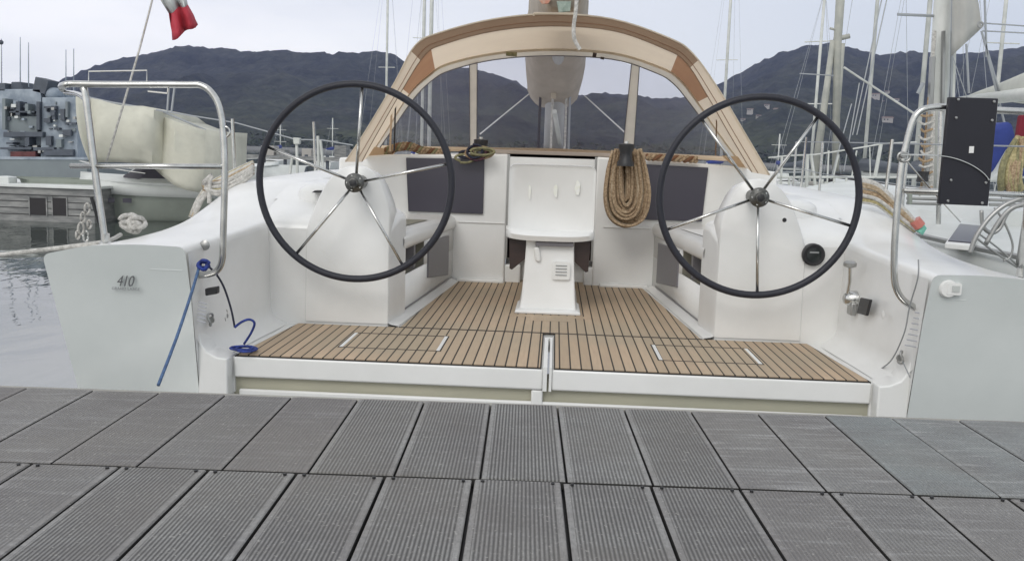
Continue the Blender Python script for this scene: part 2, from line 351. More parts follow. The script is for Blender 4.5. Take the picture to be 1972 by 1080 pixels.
L.new(hc, B.inputs['Base Color']); B.inputs['Roughness'].default_value = .95; B.inputs['Specular IOR Level'].default_value = .1
v = N.new('ShaderNodeTexNoise'); v.inputs['Scale'].default_value = .09; v.inputs['Detail'].default_value = 6; L.new(tc.outputs['Object'], v.inputs[0])
bp = N.new('ShaderNodeBump'); bp.inputs['Distance'].default_value = 9; bp.inputs['Strength'].default_value = .8; L.new(v.outputs[0], bp.inputs['Height']); L.new(bp.outputs[0], B.inputs['Normal'])
struct(obj('hills', MB().loft(secs), mh, ang=180))
# houses dotted on the slopes
def hill_hit(px, py):
    best = None
    for j in range(400):
        q = hill_pt(px, j/400); v = q-CAM; d = v.dot(FW); y = CY-F*v.dot(UP)/d
        if best is None or abs(y-py) < best[0]: best = (abs(y-py), q)
    return best[1]
HL = [(1445, 214, 16, 'pale flat fronted house, lowest left of those above the right wheel'), (1462, 226, 12, 'small cream house under the pair on the right hill'), (1478, 208, 14, 'white house upper right of the hamlet in the right wheel'),
      (1500, 216, 22, 'long pale villa on the right hill inside the wheel rim'), (1432, 232, 11, 'tiny pale cottage low in the hamlet seen through the right wheel'), (1688, 187, 24, 'long pale farmhouse on the slope between the slim mast and the right rail'),
      (1710, 180, 14, 'small house highest on the slope left of the right rail'), (1728, 193, 16, 'pale house nearest the curved top of the right rail'), (1704, 199, 10, 'tiny white house below the long farmhouse'),
      (1712, 234, 26, 'wide pale building low on the right slope'), (1338, 180, 12, 'lone house on the crest left of the right wheel'), (522, 306, 10, 'pale building at the foot of the left hill inside the left wheel'),
      (648, 288, 9, 'pale house at the foot of the hill beside the spray hood foot')]
for i, (px, py, wd, lb) in enumerate(HL):
    wd *= .42; p = hill_hit(px, py); t = thing('hillside_house', lb, 'house', p, rz=rnd.uniform(-.4, .4), group='houses on the far hillside', local=True)
    h = wd*.36; d = wd*.6
    obj('wall', MB().box(-wd/2, wd/2, -d/2, d/2, -8, h), 'house', t, smooth=False)
    obj('roof', MB().hexa([(-wd/2-.8, -d/2-.8, h), (wd/2+.8, -d/2-.8, h), (wd/2+.8, d/2+.8, h), (-wd/2-.8, d/2+.8, h)], [(-wd/2, -.1, h+wd*.12), (wd/2, -.1, h+wd*.12), (wd/2, .1, h+wd*.12), (-wd/2, .1, h+wd*.12)]), 'roof', t, smooth=False)
    for k in range(3 if wd > 15 else 2):
        x = -wd*.3+k*wd*.3
        obj('window', MB().box(x-.7, x+.7, -d/2-.06, -d/2+.02, h*.35, h*.7), 'dark', t, smooth=False)
# ---- dock
DZ = .71; drot = R_(1.86)

mbp = MB(); info = []
def plank(x0, x1, y0, y1, z=0, t=.022):
    c = .0025
    lo = [(x0, y0, -t), (x1, y0, -t), (x1, y1, -t), (x0, y1, -t)]; mid = [(x0, y0, -c), (x1, y0, -c), (x1, y1, -c), (x0, y1, -c)]
    hi = [(x0+c, y0+c, z), (x1-c, y0+c, z), (x1-c, y1-c, z), (x0+c, y1-c, z)]
    base = len(mbp.v); mbp.v += lo+mid+hi
    for a in (0, 4):
        for i in range(4): mbp.f.append((base+a+i, base+a+(i+1) % 4, base+a+4+(i+1) % 4, base+a+4+i))
    mbp.f.append((base+8, base+9, base+10, base+11)); info.extend([(x0, y0)]*9)
rp = random.Random(11)
GAP = .0055
tints = []
def row(x_seam, pitch, y0, y1, style=None):
    for i in range(-16, 17):
        xa = x_seam+i*pitch; plank(xa+GAP/2, xa+pitch-GAP/2, y0, y1, z=rp.uniform(-.0015, .0015))
        c_, b_, g_, a_ = style(i) if style else (.5, .1, .8, .4)
        J = lambda v, w=.12: max(0, min(1, v+rp.uniform(-w, w)))
        tints.extend([(J(c_, .2), J(b_, .08), J(g_, .1), J(a_, .1))]*9)
def st1(i):
    if i <= -3: return (.15, .05, .22, .30)
    if i <= 2: return (.6, .15, .95, .25)
    if i == 5: return (.9, 1.0, .03, .25)
    if i in (6, 8): return (.75, .6, .1, 1.0)
    if i >= 7: return (.55, .6, .1, .4)
    return (.35, .1, .2, .85)
def st2(i):
    if i <= -6: return (.3, .1, .35, .3)
    if i <= 1: return (.5, .1, 1.0, .2)
    return (.3, .1, .3, .5)
row(-.168, .199, -.6475, 0, st1)
GAP = .0075
row(.020, .2035, -1.305, -.660, st2)
row(.05, .2035, -1.96, -1.312)
dk = obj('dock', mbp, 'plank', None, smooth=False)
off = dk.location.copy(); me = dk.data
me.uv_layers.new(name='UVMap'); me.color_attributes.new('tint', 'FLOAT_COLOR', 'CORNER')
uvl = me.uv_layers['UVMap']; ca = me.color_attributes['tint']
# recalc keeps polygon order
for pi, poly in enumerate(me.polygons):
    for li in poly.loop_indices:
        vv = me.vertices[me.loops[li].vertex_index].co
        uvl.data[li].uv = (vv.x+off.x-info[pi][0], vv.y+off.y-info[pi][1]); ca.data[li].color = tints[pi]
cz, sz = math.cos(drot), math.sin(drot)
def dockw(x, y, z=0): return Vector((x*cz-y*sz, 2.722+x*sz+y*cz, DZ+z))
me.materials.append(mat('dark_plank_edge', (.035, .034, .032), rough=.9))  # plank sides coloured dark so the joints show as dark lines
for k_, p_ in enumerate(me.polygons):
    if k_ % 9 < 4: p_.material_index = 1
dk.rotation_euler = (0, 0, drot); dk.location = dockw(off.x, off.y, off.z); struct(dk)

def dchild(name, mb, m, parent=None, **k):
    mb.v = [tuple(dockw(*p)) for p in mb.v]
    return obj(name, mb, m, None, **k)
db = struct(dchild('dock_frame', MB().box(-3.3, 3.3, -2.0, -.012, -.16, -.026), 'rubber', smooth=False))
de = struct(dchild('dock_edge', MB().box(-3.3, 3.3, .002, .03, -.14, -.004), mat('bleached_edge_strip', (.36, .35, .31), rough=.8, n_scale=9, col2=(.28, .27, .25)), bevel=.004))
scr = None
for i in range(-9, 10):
    for dx in (-.022, .022):
        x = .020+i*.2035+dx
        mbx = MB().lathe((0, 0, 0), (0, 0, 1), [(.0042, -.004), (.0042, .0002), (.003, .0006)], seg=12)
        if scr is None:
            scr = obj('screw', mbx, 'rubber'); o = scr
        else: o = scr.copy(); C.objects.link(o)
        o.location = dockw(x, -.676, .0006); tag(o, 'dark screw head sunk near the end of a grey dock plank', 'screw', 'screws along the dock joint')
# ================================================================== MAIN YACHT
yacht = thing('sailing_yacht', 'large white sailing yacht moored stern-to at the dock, teak cockpit and two steering wheels', 'sailing yacht', (0, 5, SEA))
Y_ = yacht
lerp = lambda a, b, t: a+(b-a)*t
def interp(tab, y):
    if y <= tab[0][0]: return tab[0][1]
    for (a, p), (b, q) in zip(tab, tab[1:]):
        if y <= b: return tuple(lerp(p[i], q[i], (y-a)/(b-a)) for i in range(len(p)))
    return tab[-1][1]
# profile controls: deckedge x,z | foot x,z | outer crest x,z | inner crest x,z | inner edge x,z
tab = [(3.38, (1.875, 1.055, 1.70, 1.072, 1.60, 1.076, 1.50, 1.078, 1.345, 1.074)),
       (3.8, (1.92, 1.015, 1.78, 1.045, 1.66, 1.075, 1.50, 1.098, 1.325, 1.090)),
       (4.2, (1.96, 1.01, 1.83, 1.04, 1.66, 1.095, 1.50, 1.135, 1.30, 1.112)),
       (4.45, (1.98, 1.015, 1.84, 1.05, 1.64, 1.14, 1.48, 1.20, 1.30, 1.17)),
       (4.75, (2.0, 1.03, 1.86, 1.07, 1.67, 1.235, 1.50, 1.272, 1.30, 1.255)),
       (5.1, (2.01, 1.06, 1.88, 1.09, 1.71, 1.265, 1.52, 1.290, 1.30, 1.28)),
       (6.0, (2.03, 1.10, 1.86, 1.13, 1.74, 1.27, 1.50, 1.315, 1.30, 1.30)),
       (8.0, (2.0, 1.15, 1.80, 1.18, 1.6, 1.28, 1.45, 1.315, 1.28, 1.30)),
       (12.0, (1.1, 1.25, .9, 1.27, .8, 1.30, .7, 1.32, .5, 1.31))]
def side_prof(y):
    a = interp(tab, y)
    xi = a[8]
    pts = [(a[0]-.42, SEA-.15), (a[0]-.10, .3), (a[0], a[1]-.02), (a[2], a[3]), (a[4], a[5]), (a[6], a[7]), (a[8], a[9]), (xi-.012, .68), (xi-.09, .642)]
    return fillet(pts, [0, .2, .03, .05, .05, .08, .03, .05, 0], 4)
ys = [3.44, 3.5, 3.6, 3.7, 3.8, 3.9, 4.0, 4.1, 4.2, 4.3, 4.45, 4.6, 4.8, 5, 5.3, 5.6, 6, 7, 8, 10, 12]
for s in (-1, 1):
    secs = []
    for y in ys:
        fo = max(0, 1-(y-3.44)/.4); row_ = []
        for i_, (x, z) in enumerate(side_prof(y)):
            dy = .175*(z-.5) if i_ <= 31 else .10*max(0, z-.64)/.43
            row_.append(Vector((s*x, y-dy*fo, z)))
        secs.append(row_)
    hs = obj('hull_side', MB().loft(secs), 'gel', Y_, ang=50)
    # aft face of the wing, its grey shading painted into the colour
    n0 = len(secs[0]); ring = secs[0]
    face = [v+Vector((0, -.001, 0)) for v in ring]
    mb = MB(); c = Vector((s*1.6, 3.42, .2))
    # inner half block below the inner wall (beside the platform)
    inner = [Vector((s*1.255, 3.49, .44)), Vector((s*1.50, 3.49, SEA-.15))]
    poly = face[:31]+[Vector((s*x, 3.439-.175*(z-.5), z)) for x, z in ((1.334, .9), (1.334, .62), (1.334, .2), (1.38, SEA-.15))]
    obj('wing_return', MB().loft([[Vector((s*(1.333-.002), 3.438-.175*(z-.5), z)) for z in (1.06, .9, .75, .64, .2)], [Vector((s*1.333, 3.50, z)) for z in (1.06, .9, .75, .64, .2)]]), 'gel', hs, smooth=False)
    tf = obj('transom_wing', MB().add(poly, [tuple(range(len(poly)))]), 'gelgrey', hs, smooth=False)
    obj('transom_corner', MB().prism([(s*1.334, 3.43, .20), (s*1.222, 3.43, .20), (s*1.222, 3.43, .645), (s*1.262, 3.43, .650), (s*1.300, 3.43, .668), (s*1.322, 3.43, .70), (s*1.334, 3.43, .76)], (0, .12, 0)), 'gel', hs, bevel=.012)
    # shallow moulding line on the wing
# transom below the platform
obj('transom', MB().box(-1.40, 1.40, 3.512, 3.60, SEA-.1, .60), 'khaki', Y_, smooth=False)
obj('transom_lip', MB().box(-1.2, 1.2, 3.495, 3.511, .30, .514), 'gel', Y_, bevel=.01)
obj('platform_bracket', MB().box(-.062, -.018, 3.488, 3.51, .40, .560), 'gel', Y_, bevel=.006)
# ---- fold-down platform (two leaves) + cockpit sole
def poly_sheet(pts, z, t): return MB().prism([(x, y, z-t) for x, y in pts], (0, 0, t))
for s in (-1, 1):
    xi = -.020 if s < 0 else .014
    pl = [(xi, 3.485), (s*1.215, 3.485), (s*1.215, 3.60), (s*1.215, 4.19), (xi, 4.19)]
    leaf = obj('swim_platform', poly_sheet(pl, .644, .082), 'gel', Y_, bevel=.008)
    tk = [(xi+s*.012, 3.497), (s*1.205, 3.497), (s*1.155, 4.186), (xi+s*.012, 4.186)]
    obj('edge_caulking', poly_sheet([(xi+s*.006, 3.489), (s*1.212, 3.489), (s*1.161, 4.19), (xi+s*.006, 4.19)], .6475, .006), 'caulk', leaf, smooth=False)
    obj('teak_deck', poly_sheet(tk, .6505, .006), 'teak', leaf, smooth=False)
    # hatch in the leaf
    q = [(700, 668), (1, 1)]
    X0, X1 = (.52, .905) if s > 0 else (-.905, -.52)
    X0, X1 = s*.44, s*.86
    a, b = min(X0, X1), max(X0, X1); y0, y1 = 3.70, 4.02
    for (u0_, u1_, v0_, v1_) in ((a, b, y0, y0+.011), (a, b, y1-.013, y1), (a-.002, a+.006, y0, y1), (b-.006, b+.002, y0, y1)):
        obj('hatch_seam', MB().box(u0_, u1_, v0_, v1_, .6506, .6512), 'caulk', leaf, smooth=False)
    for u in (a+.004, b-.018):
        obj('hatch_trim', MB().box(u, u+.014, y0+.01, y1-.01, .6506, .6520), 'white', leaf, smooth=False)
obj('platform_divider', MB().box(-.020, -.004, 3.478, 4.06, .56, .653).box(.004, .014, 3.478, 4.06, .56, .653).box(-.020, .014, 4.06, 4.075, .60, .653), 'white', Y_, smooth=False)
sole = [(-1.30, 4.19), (1.30, 4.19), (1.30, 6.6), (-1.30, 6.6)]
obj('cockpit_sole', MB().prism([(x, y, .562) for x, y in sole], (0, 0, .08)).box(-1.34, -1.2155, 3.5, 4.19, .5, .640).box(1.2155, 1.34, 3.5, 4.19, .5, .640), 'gel', Y_, smooth=False)
tk = [(-.685, 4.196), (.685, 4.196), (.565, 5.80), (.31, 5.80), (.30, 5.98), (-.30, 5.98), (-.31, 5.80), (-.60, 5.80)]
sd = obj('teak_sole', poly_sheet(tk, .6500, .006), 'teak', Y_, smooth=False)
obj('sole_caulking', MB().box(-.69, .69, 4.176, 4.197, .6506, .6512), 'caulk', sd, smooth=False)
obj('king_plank', MB().box(-.205, .205, 4.60, 4.665, .6503, .6509).box(-.10, .10, 4.50, 4.6, .6503, .6509), M['teakplain'], sd, smooth=False)
# ---- helm consoles, benches
for s in (-1, 1):
    # loft along Y of (x,z) console body outline
    def cons(y, ztop, xin, zin, fr=0):
        pts = [(xin, .60), (xin, min(zin, 1.15)), (.82, min(ztop, 1.20)), (1.08, ztop), (1.34, ztop+.0)]
        return [Vector((s*x, y, z)) for x, z in fillet(pts, [0, .03, .03, .03, 0], 3)]
    def top(y):   # slopes up from the ledge
        return interp([(4.2, (1.105,)), (4.25, (1.135,)), (4.45, (1.195,)), (4.75, (1.27,)), (5.2, (1.285,))], y)[0]
    secs = [cons(4.205, 1.085, .747, 1.06), cons(4.215, 1.112, .745, 1.09)]+[cons(y, top(y), .745-.1*(y-4.2), min(1.19, top(y)-.03)) for y in (4.25, 4.3, 4.4, 4.5)]
    mb = MB().loft(secs); f0 = secs[0]; mb.add([*f0, Vector((s*1.34, 4.205, .60))], [tuple(range(len(f0)+1))])
    b0 = secs[-1]; mb.add([*b0, Vector((s*1.34, 4.5, .60))], [tuple(range(len(b0)+1))])
    co = obj('helm_console', mb, 'gel', Y_, ang=40)
    obj('console_top', MB().loft([[Vector((s*x, y, top(y)-.004)) for x in (1.02, 1.1, 1.2, 1.36)] for y in (4.49, 4.6, 4.75, 4.95, 5.2)]+[[Vector((s*x, 5.22, 1.0)) for x in (1.02, 1.1, 1.2, 1.36)]]), 'gel', co)
    ped = fillet([(.742, .66), (.742, 1.19), (.80, 1.335), (.85, 1.378), (.95, 1.378), (1.03, 1.31), (1.09, 1.18), (1.125, 1.08), (1.13, .66)], [0, .05, .06, .05, .05, .08, .06, .03, 0], 4)
    f = [Vector((s*x, 4.190+.0*(z), z)) for x, z in ped]; g = [Vector((s*(.92+(x-.92)*1.0), 4.215, z)) for x, z in ped]
    secs = [[Vector((s*(.93+(x-.93)*.98), 4.1985+.02*max(0, (z-1.1)/.28)*0, .66+(z-.66)*.99)) for x, z in ped], [Vector((s*x, 4.206, z)) for x, z in ped], [Vector((s*(.93+(x-.93)*.98), 4.42, .66+(z-.66)*.97)) for x, z in ped], [Vector((s*(.93+(x-.93)*.9), 4.56, .66+(z-.66)*.88)) for x, z in ped]]
    pe = MB().loft(secs, caps=True); obj('wheel_pedestal', pe, 'gel', Y_, ang=60)
    # low moulded compass pod outboard
    obj('instrument_pod', MB().loft([[Vector((s*(1.13+.13*math.cos(a)*k), 4.58+.13*math.sin(a)*k, zz)) for a in [2*math.pi*q/20 for q in range(20)]] for k, zz in ((1.0, 1.17), (1.0, 1.238), (.95, 1.252), (.75, 1.270), (.45, 1.280), (.02, 1.282))], closed=True), 'gel', co, ang=60)
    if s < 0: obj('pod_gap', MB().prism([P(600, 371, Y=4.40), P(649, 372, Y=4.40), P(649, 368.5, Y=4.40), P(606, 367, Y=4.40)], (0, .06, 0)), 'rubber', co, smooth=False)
    # hinged folding cover at console side (grey inner face edge)
    # ---- bench
    def bx(y): return lerp(.715, .615, (y-4.45)/1.4)
    yy = [4.45, 4.8, 5.2, 5.6, 5.85]
    seat = MB().loft([[Vector((s*x, y, z)) for x, z in fillet([(1.32, 1.060), (bx(y)+.03, 1.062), (bx(y)-.004, 1.035), (bx(y)+.002, .985), (bx(y)+.03, .965), (1.3, .965)], [0, .03, .03, .02, .01, 0], 3)] for y in yy])
    be = obj('cockpit_bench', seat, 'gel', Y_)
    # front face with a stowage opening
    def fp(y, z): return Vector((s*(bx(y)+.02+.02*(.97-z)*0), y, z))
    fc = MB()
    for (ya, yb, za, zb) in ((4.40, 5.85, .62, .845), (5.0, 5.85, .845, .98)):
        fc.add([fp(ya, za), fp(yb, za), fp(yb, zb), fp(ya, zb)], [(0, 1, 2, 3)])
    obj('bench_front', fc, 'gel', be, solid=.012)
    nk = MB().add([fp(4.35, .845), fp(5.0, .845), Vector((s*1.0, 5.0, .845)), Vector((s*1.0, 4.35, .845)), fp(5.0, .98), Vector((s*1.0, 5.0, .98)), Vector((s*1.0, 4.35, .98))], [(0, 1, 2, 3), (1, 4, 5, 2), (3, 2, 5, 6)])
    obj('stowage_recess', nk, 'recess', be, smooth=False)
    obj('recess_divider', MB().box(min(s*.72, s*.76), max(s*.72, s*.76), 4.80, 4.86, .845, .975), 'smokegrey', be, smooth=False)
    dd = [fp(5.06, .765), fp(5.66, .705), fp(5.66, .95), fp(5.06, .965)]
    obj('locker_door', MB().prism([v+Vector((-s*.016, 0, 0)) for v in dd], (s*.014, 0, 0)), 'smokegrey', be, bevel=.004)
    obj('toe_groove', MB().prism([fp(4.42, .672)+Vector((-s*.009, 0, 0)), fp(5.72, .672)+Vector((-s*.009, 0, 0)), fp(5.72, .680)+Vector((-s*.009, 0, 0)), fp(4.42, .680)+Vector((-s*.009, 0, 0))], (s*.003, 0, 0)), 'smokegrey', be, smooth=False)
    # sole coving
    obj('sole_coving', MB().loft([[Vector((s*(bx(y)+.03), y, .675)), Vector((s*(bx(y)-.002), y, .658)), Vector((s*(bx(y)-.035), y, .6525)), Vector((s*(bx(y)-.036), y, .64))] for y in (4.20, 4.6, 5.2, 5.82)]), 'gel', be)
    obj('seat_liner', MB().add([(s*(bx(4.5)+.1), 4.5, 1.066), (s*(bx(5.3)+.06), 5.3, 1.066), (s*1.2, 5.3, 1.066), (s*1.2, 4.5, 1.066)], [(0, 1, 2, 3)]), 'recess' if s < 0 else 'nonskid', be, smooth=False)
obj('glue_stain', MB().prism([P(536, 376, Y=4.28), P(552, 376, Y=4.28), P(548, 390, Y=4.26), P(538, 392, Y=4.26)], (0, .002, 0)), 'stain', Y_, smooth=False) if False else None
# ---- bulkhead with windows and companionway
for s in (-1, 1):
    xo = .30 if s < 0 else .252
    bh = obj('bulkhead', MB().prism([(s*xo, 5.85, .62), (s*xo, 5.85, 1.452), (s*.46, 5.85, 1.446), (s*1.05, 5.85, 1.425), (s*1.36, 5.85, 1.395), (s*1.38, 5.85, .62)], (0, .10, 0)), 'gel', Y_, bevel=.012)
    obj('cabin_window', MB().prism([(s*.445, 5.832, 1.075), (s*.915, 5.832, 1.075), (s*.935, 5.832, 1.408), (s*.445, 5.832, 1.418)], (0, .017, 0)), 'smoke', bh, bevel=.004, smooth=False)
    obj('moulding_line', MB().tube([(s*.31, 5.846, 1.02), (s*.6, 5.846, 1.02)], .004, 6), 'gel', bh)
    obj('base_coving', MB().box(min(s*.30, s*.60), max(s*.30, s*.60), 5.80, 5.86, .64, .668), 'gel', bh, bevel=.01)
cw = obj('companionway', MB().add([(-.30, 5.9, .80), (-.30, 5.9, 1.45), (.30, 5.9, 1.45), (.30, 5.9, .80), (-.30, 7.2, .80), (-.30, 7.2, 1.45), (.30, 7.2, 1.45), (.30, 7.2, .80)], [(0, 1, 5, 4), (2, 3, 7, 6), (4, 5, 6, 7), (0, 4, 7, 3), (1, 2, 6, 5)]), 'darkwood', Y_, smooth=False)
for xj in (-.30, .24): obj('door_jamb', MB().box(xj, xj+.012, 5.855, 5.9, .80, 1.45), 'steeldull', cw, smooth=False)
obj('sill', MB().box(-.30, .30, 5.98, 6.1, .64, .80).box(-.30, -.20, 5.86, 5.98, .64, .76).box(.20, .30, 5.86, 5.98, .64, .76), 'gel', cw, bevel=.01)
obj('hatch_latch', MB().box(-.09, -.07, 5.88, 5.9, 1.415, 1.432).box(-.03, -.015, 5.88, 5.9, 1.415, 1.436).box(.03, .05, 5.88, 5.9, 1.415, 1.432), 'steel', cw)
# coachroof
rf = []
for y, hw, z in ((5.86, 1.20, 1.40), (6.3, 1.22, 1.41), (7, 1.20, 1.42), (8.5, 1.0, 1.42), (10.5, .55, 1.36), (11.5, .3, 1.28)):
    rf.append([Vector((x, y, zz)) for x, zz in fillet([(-hw-.18, 1.15), (-hw, z), (-hw*.5, z+.035), (hw*.5, z+.035), (hw, z), (hw+.18, 1.15)], [0, .08, .1, .1, .08, 0], 4)])
cr = obj('coachroof', MB().loft(rf, caps=True), 'gel', Y_)
obj('hatch_garage', MB().prism([(-.42, 6.05, 1.452), (.42, 6.05, 1.452), (.44, 6.05, 1.466), (.42, 6.05, 1.478), (-.42, 6.05, 1.478), (-.44, 6.05, 1.466)], (0, .9, 0)), mat('sliding_hatch_tan', (.40, .34, .29), rough=.5), cr, bevel=.004)
# ---- cockpit table
tp = [P(980+k[0], k[1], Y=4.80) for k in ((4, 318), (164, 320), (168, 458), (-4, 455))]
def rrect(x0, x1, z0, z1, r, n=5):
    pts = []
    for cx, cz_, a0 in ((x1-r, z1-r, 0), (x0+r, z1-r, 90), (x0+r, z0+r, 180), (x1-r, z0+r, 270)):
        for i in range(n+1): a = R_(a0+90*i/n); pts.append((cx+r*math.cos(a), cz_+r*math.sin(a)))
    return pts
def skin_panel(y, x0, x1, z0, z1, r): return [Vector((x, y, z)) for x, z in rrect(x0, x1, z0, z1, r)]
tb = obj('cockpit_table', MB().loft([[v+Vector((0, .006, 0)) for v in skin_panel(4.80, -.226, .196, 1.06, 1.392, .03)], skin_panel(4.795, -.236, .206, 1.05, 1.402, .035), skin_panel(4.815, -.238, .208, 1.04, 1.404, .035), skin_panel(4.86, -.236, .206, 1.04, 1.402, .035)], closed=True, caps=True), 'gel', Y_, ang=50)
tray = MB()
tray.loft([[Vector((x*w_, y_, z)) for x in [(-1+2*i/12) for i in range(13)] for z in (0,)] for w_, y_, z in ()]) if False else None
secs = []
for i in range(25):
    t = -1+2*i/24; x = -.017+.228*t; b = (1-abs(t)**3.5)
    yo = 4.80-.075*b**.5; zl = 1.030-.012*b
    secs.append([Vector((x, 4.84, zl+.055)), Vector((x, yo+.01, zl+.040)), Vector((x, yo, zl+.026)), Vector((x, yo+.012, zl)), Vector((x, 4.84, zl-.004))])
obj('table_lip', MB().loft(secs, closed=True, caps=True), 'gel', tb, ang=50)
for k, (a, b, c, d) in enumerate(((1017, 355, 1023, 385), (1066, 355, 1075, 382), (1106, 347, 1118, 379))):
    ca_, cb_ = (a+c)/2, (b+d)/2
    pl8 = [P(ca_+(c-a)*.5*math.cos(q)*rnd.uniform(.6, 1.1), cb_+(d-b)*.5*math.sin(q)*rnd.uniform(.75, 1.05), Y=4.7947) for q in [2*math.pi*z/12 for z in range(12)]]
    obj('glue_stain', MB().prism(pl8, (0, .0006, 0)), M['stain'], tb, smooth=False)
pdl = []
for y0_, z, hw in ((4.70, .652, .158), (4.735, .664, .146), (4.75, .72, .138), (4.775, .85, .130), (4.79, .98, .124), (4.80, 1.04, .124)):
    pdl.append([Vector((-.015+x, y, z)) for x, y in ((-hw, y0_), (hw, y0_), (hw*1.05, 5.62), (-hw*1.05, 5.62))])
obj('table_pedestal', MB().loft(pdl, closed=True, caps=True), 'gel', tb, bevel=.008)
obj('pedestal_skirt', MB().loft([[Vector((-.015+sx*hx, y, z)) for sx, y in ((-1, 4.70-e), (1, 4.70-e), (1, 5.0), (-1, 5.0))] for hx, e, z in ((.168, .012, .651), (.166, .012, .664), (.15, -.012, .672))], closed=True, caps=True), 'gel', tb, bevel=.004)
for s in (-1, 1):
    cx = -.017
    obj('table_leaf', MB().prism([(cx+s*.118, 4.835, 1.05), (cx+s*.212, 4.835, 1.05), (cx+s*.205, 4.835, .86), (cx+s*.192, 4.835, .855), (cx+s*.118, 4.835, .92)], (0, .7, 0)), 'darkwood', tb, smooth=False)
obj('table_bracket', MB().box(-.09, .105, 4.755, 4.80, .992, 1.014), 'smokegrey', tb, bevel=.004)
sk = tb
so = obj('socket_cover', MB().prism([Vector((x+.047, 4.752, z+.868)) for x, z in rrect(-.045, .045, -.045, .045, .012)], (0, .04, 0)), 'white', tb)
so.rotation_euler = (0, 0, 0)
for i in range(4): obj('socket_slot', MB().box(.018, .076, 4.748, 4.7525, .845+i*.016, .849+i*.016), 'inkpale', so, smooth=False)
obj('folded_strap', MB().prism([(-.10, 4.762, .985), (-.07, 4.762, .985), (-.058, 4.762, .92), (-.068, 4.762, .905), (-.088, 4.762, .915)], (0, .03, 0)), 'gel', tb, bevel=.01)
# ---- steering wheels
WY = 4.05
def wheel(cx, cy, spokes, tilt=0):
    c = P(cx, cy, Y=WY); r = .4215
    rt = bpy.data.objects.new('steering_wheel', None); C.objects.link(rt); rt.parent = Y_; rt.location = c-wloc(Y_); rt.empty_display_size = .2
    LW = []
    def put(name, mb, m, **k):
        mb.v = [tuple(Vector(v)+c) for v in mb.v]; return obj(name, mb, m, rt, **k)
    ring = [Vector((r*math.cos(a), 0, r*math.sin(a))) for a in [2*math.pi*i/96 for i in range(96)]]
    put('rim', MB().tube(ring, .0155, 12, closed=True), 'black', ang=180)
    for (sx, sy) in spokes:
        e = P(sx, sy, Y=WY)-c; e.y = 0; e = e.normalized()*(r-.008)
        st = e.normalized()*.03+Vector((0, .012, 0))
        put('spoke', MB().tube([st, e], .0068, 10), 'steel', ang=180)
    put('hub', MB().lathe((0, -.032, 0), (0, 1, 0), [(.012, -.012), (.020, -.010), (.022, 0), (.034, .008), (.042, .014), (.042, .032), (.036, .04), (.03, .06), (.03, .16)], seg=28), 'hubsteel', ang=40)
    put('hub_nut', MB().lathe((0, -.05, 0), (0, 1, 0), [(.010, 0), (.017, .003), (.017, .014)], seg=6), 'rubber')
    for k in range(5):
        a = R_(36+72*k); put('hub_bolt', MB().lathe((.031*math.cos(a), -.026, .031*math.sin(a)), (0, 1, 0), [(.004, 0), (.005, .002), (.005, .008)], seg=8), 'steel')
    return rt
wheel(684, 352, [(697, 172), (515, 283), (868, 315), (568, 492), (775, 510)])
wheel(1461, 380, [(1355, 235), (1570, 232), (1645, 437), (1458, 575), (1285, 442)])
# ---- instruments and controls
g = P(1565, 490, Y=4.20)
ga = obj('gauge', MB().lathe(g+Vector((0, -.022, 0)), (0, 1, 0), [(.036, .002), (.044, 0), (.050, .004), (.050, .03)], seg=32), 'rubber', Y_)
obj('gauge_face', MB().lathe(g+Vector((0, -.024, 0)), (0, 1, 0), [(.032, 0), (.032, .004)], seg=28), mat('dark_glass', (.03, .035, .035), rough=.12), ga)
obj('gauge_mark', MB().box(g.x-.02, g.x+.02, g.y-.027, g.y-.0245, g.z+.008, g.z+.015), 'inkpale', ga, smooth=False)
g = P(1508, 423, Y=4.225); obj('engine_key', MB().lathe(g+Vector((0, -.03, 0)), (0, 1, 0), [(.008, 0), (.010, .004), (.010, .06)], seg=14), 'rubber', Y_)
# throttle on the starboard side wall
q = P(1640, 575, X=1.285)
th = obj('throttle_lever', MB().lathe(q, (-1, 0, 0), [(.034, -.02), (.032, .012), (.022, .03), (.010, .036)], seg=20), 'steel', Y_)
kn = P(1637, 510, X=1.25)
obj('lever_arm', MB().tube([q+Vector((-.02, 0, .01)), (q+kn)/2+Vector((-.005, 0, 0)), kn], .007, 8), 'steel', th)
obj('lever_knob', MB().lathe(kn+Vector((0, 0, -.012)), (0, 0, 1), [(.012, 0), (.026, .006), (.027, .02), (.018, .028)], seg=18), 'steeldull', th)
q2 = P(1640, 597, X=1.285); obj('lever_base', MB().box(q2.x-.012, q2.x+.012, q2.y-.03, q2.y+.03, q2.z-.02, q2.z+.035), 'steeldull', th, bevel=.006)
a = [P(x, y, X=1.290) for x, y in ((1662, 573), (1681, 577), (1673, 608), (1655, 603))]
obj('engine_switch_panel', MB().prism(a, (-.012, 0, 0)), 'rubber', Y_, bevel=.003)
# shower locker outline / drains on the starboard quarter
pts = PP([(1772, 500), (1771, 535), (1755, 590), (1745, 640), (1722, 690), (1700, 710)], X=1.305)
obj('locker_seam', MB().tube([p+Vector((-.006, 0, 0)) for p in pts], .0028, 6, smooth=5), 'inkpale', Y_)
for s, base, n_ in ((1, (1769, 603), 7), (-1, (385, 583), 6)):
    for i in range(n_):
        px = base[0]+(-3.2*i if s > 0 else -.4*i)+6; py = base[1]+(10.5 if s > 0 else 7.2)*i
        a = P(px-(13 if s > 0 else 9), py-2, Y=3.40); b = P(px+(10 if s > 0 else 7), py+2, Y=3.40)
        xx = 1.338*s
        a = P(px-(10 if s > 0 else 8), py, X=xx) if False else a
        obj('vent_slot', MB().tube([a, b], .0026, 6), 'slot', Y_)
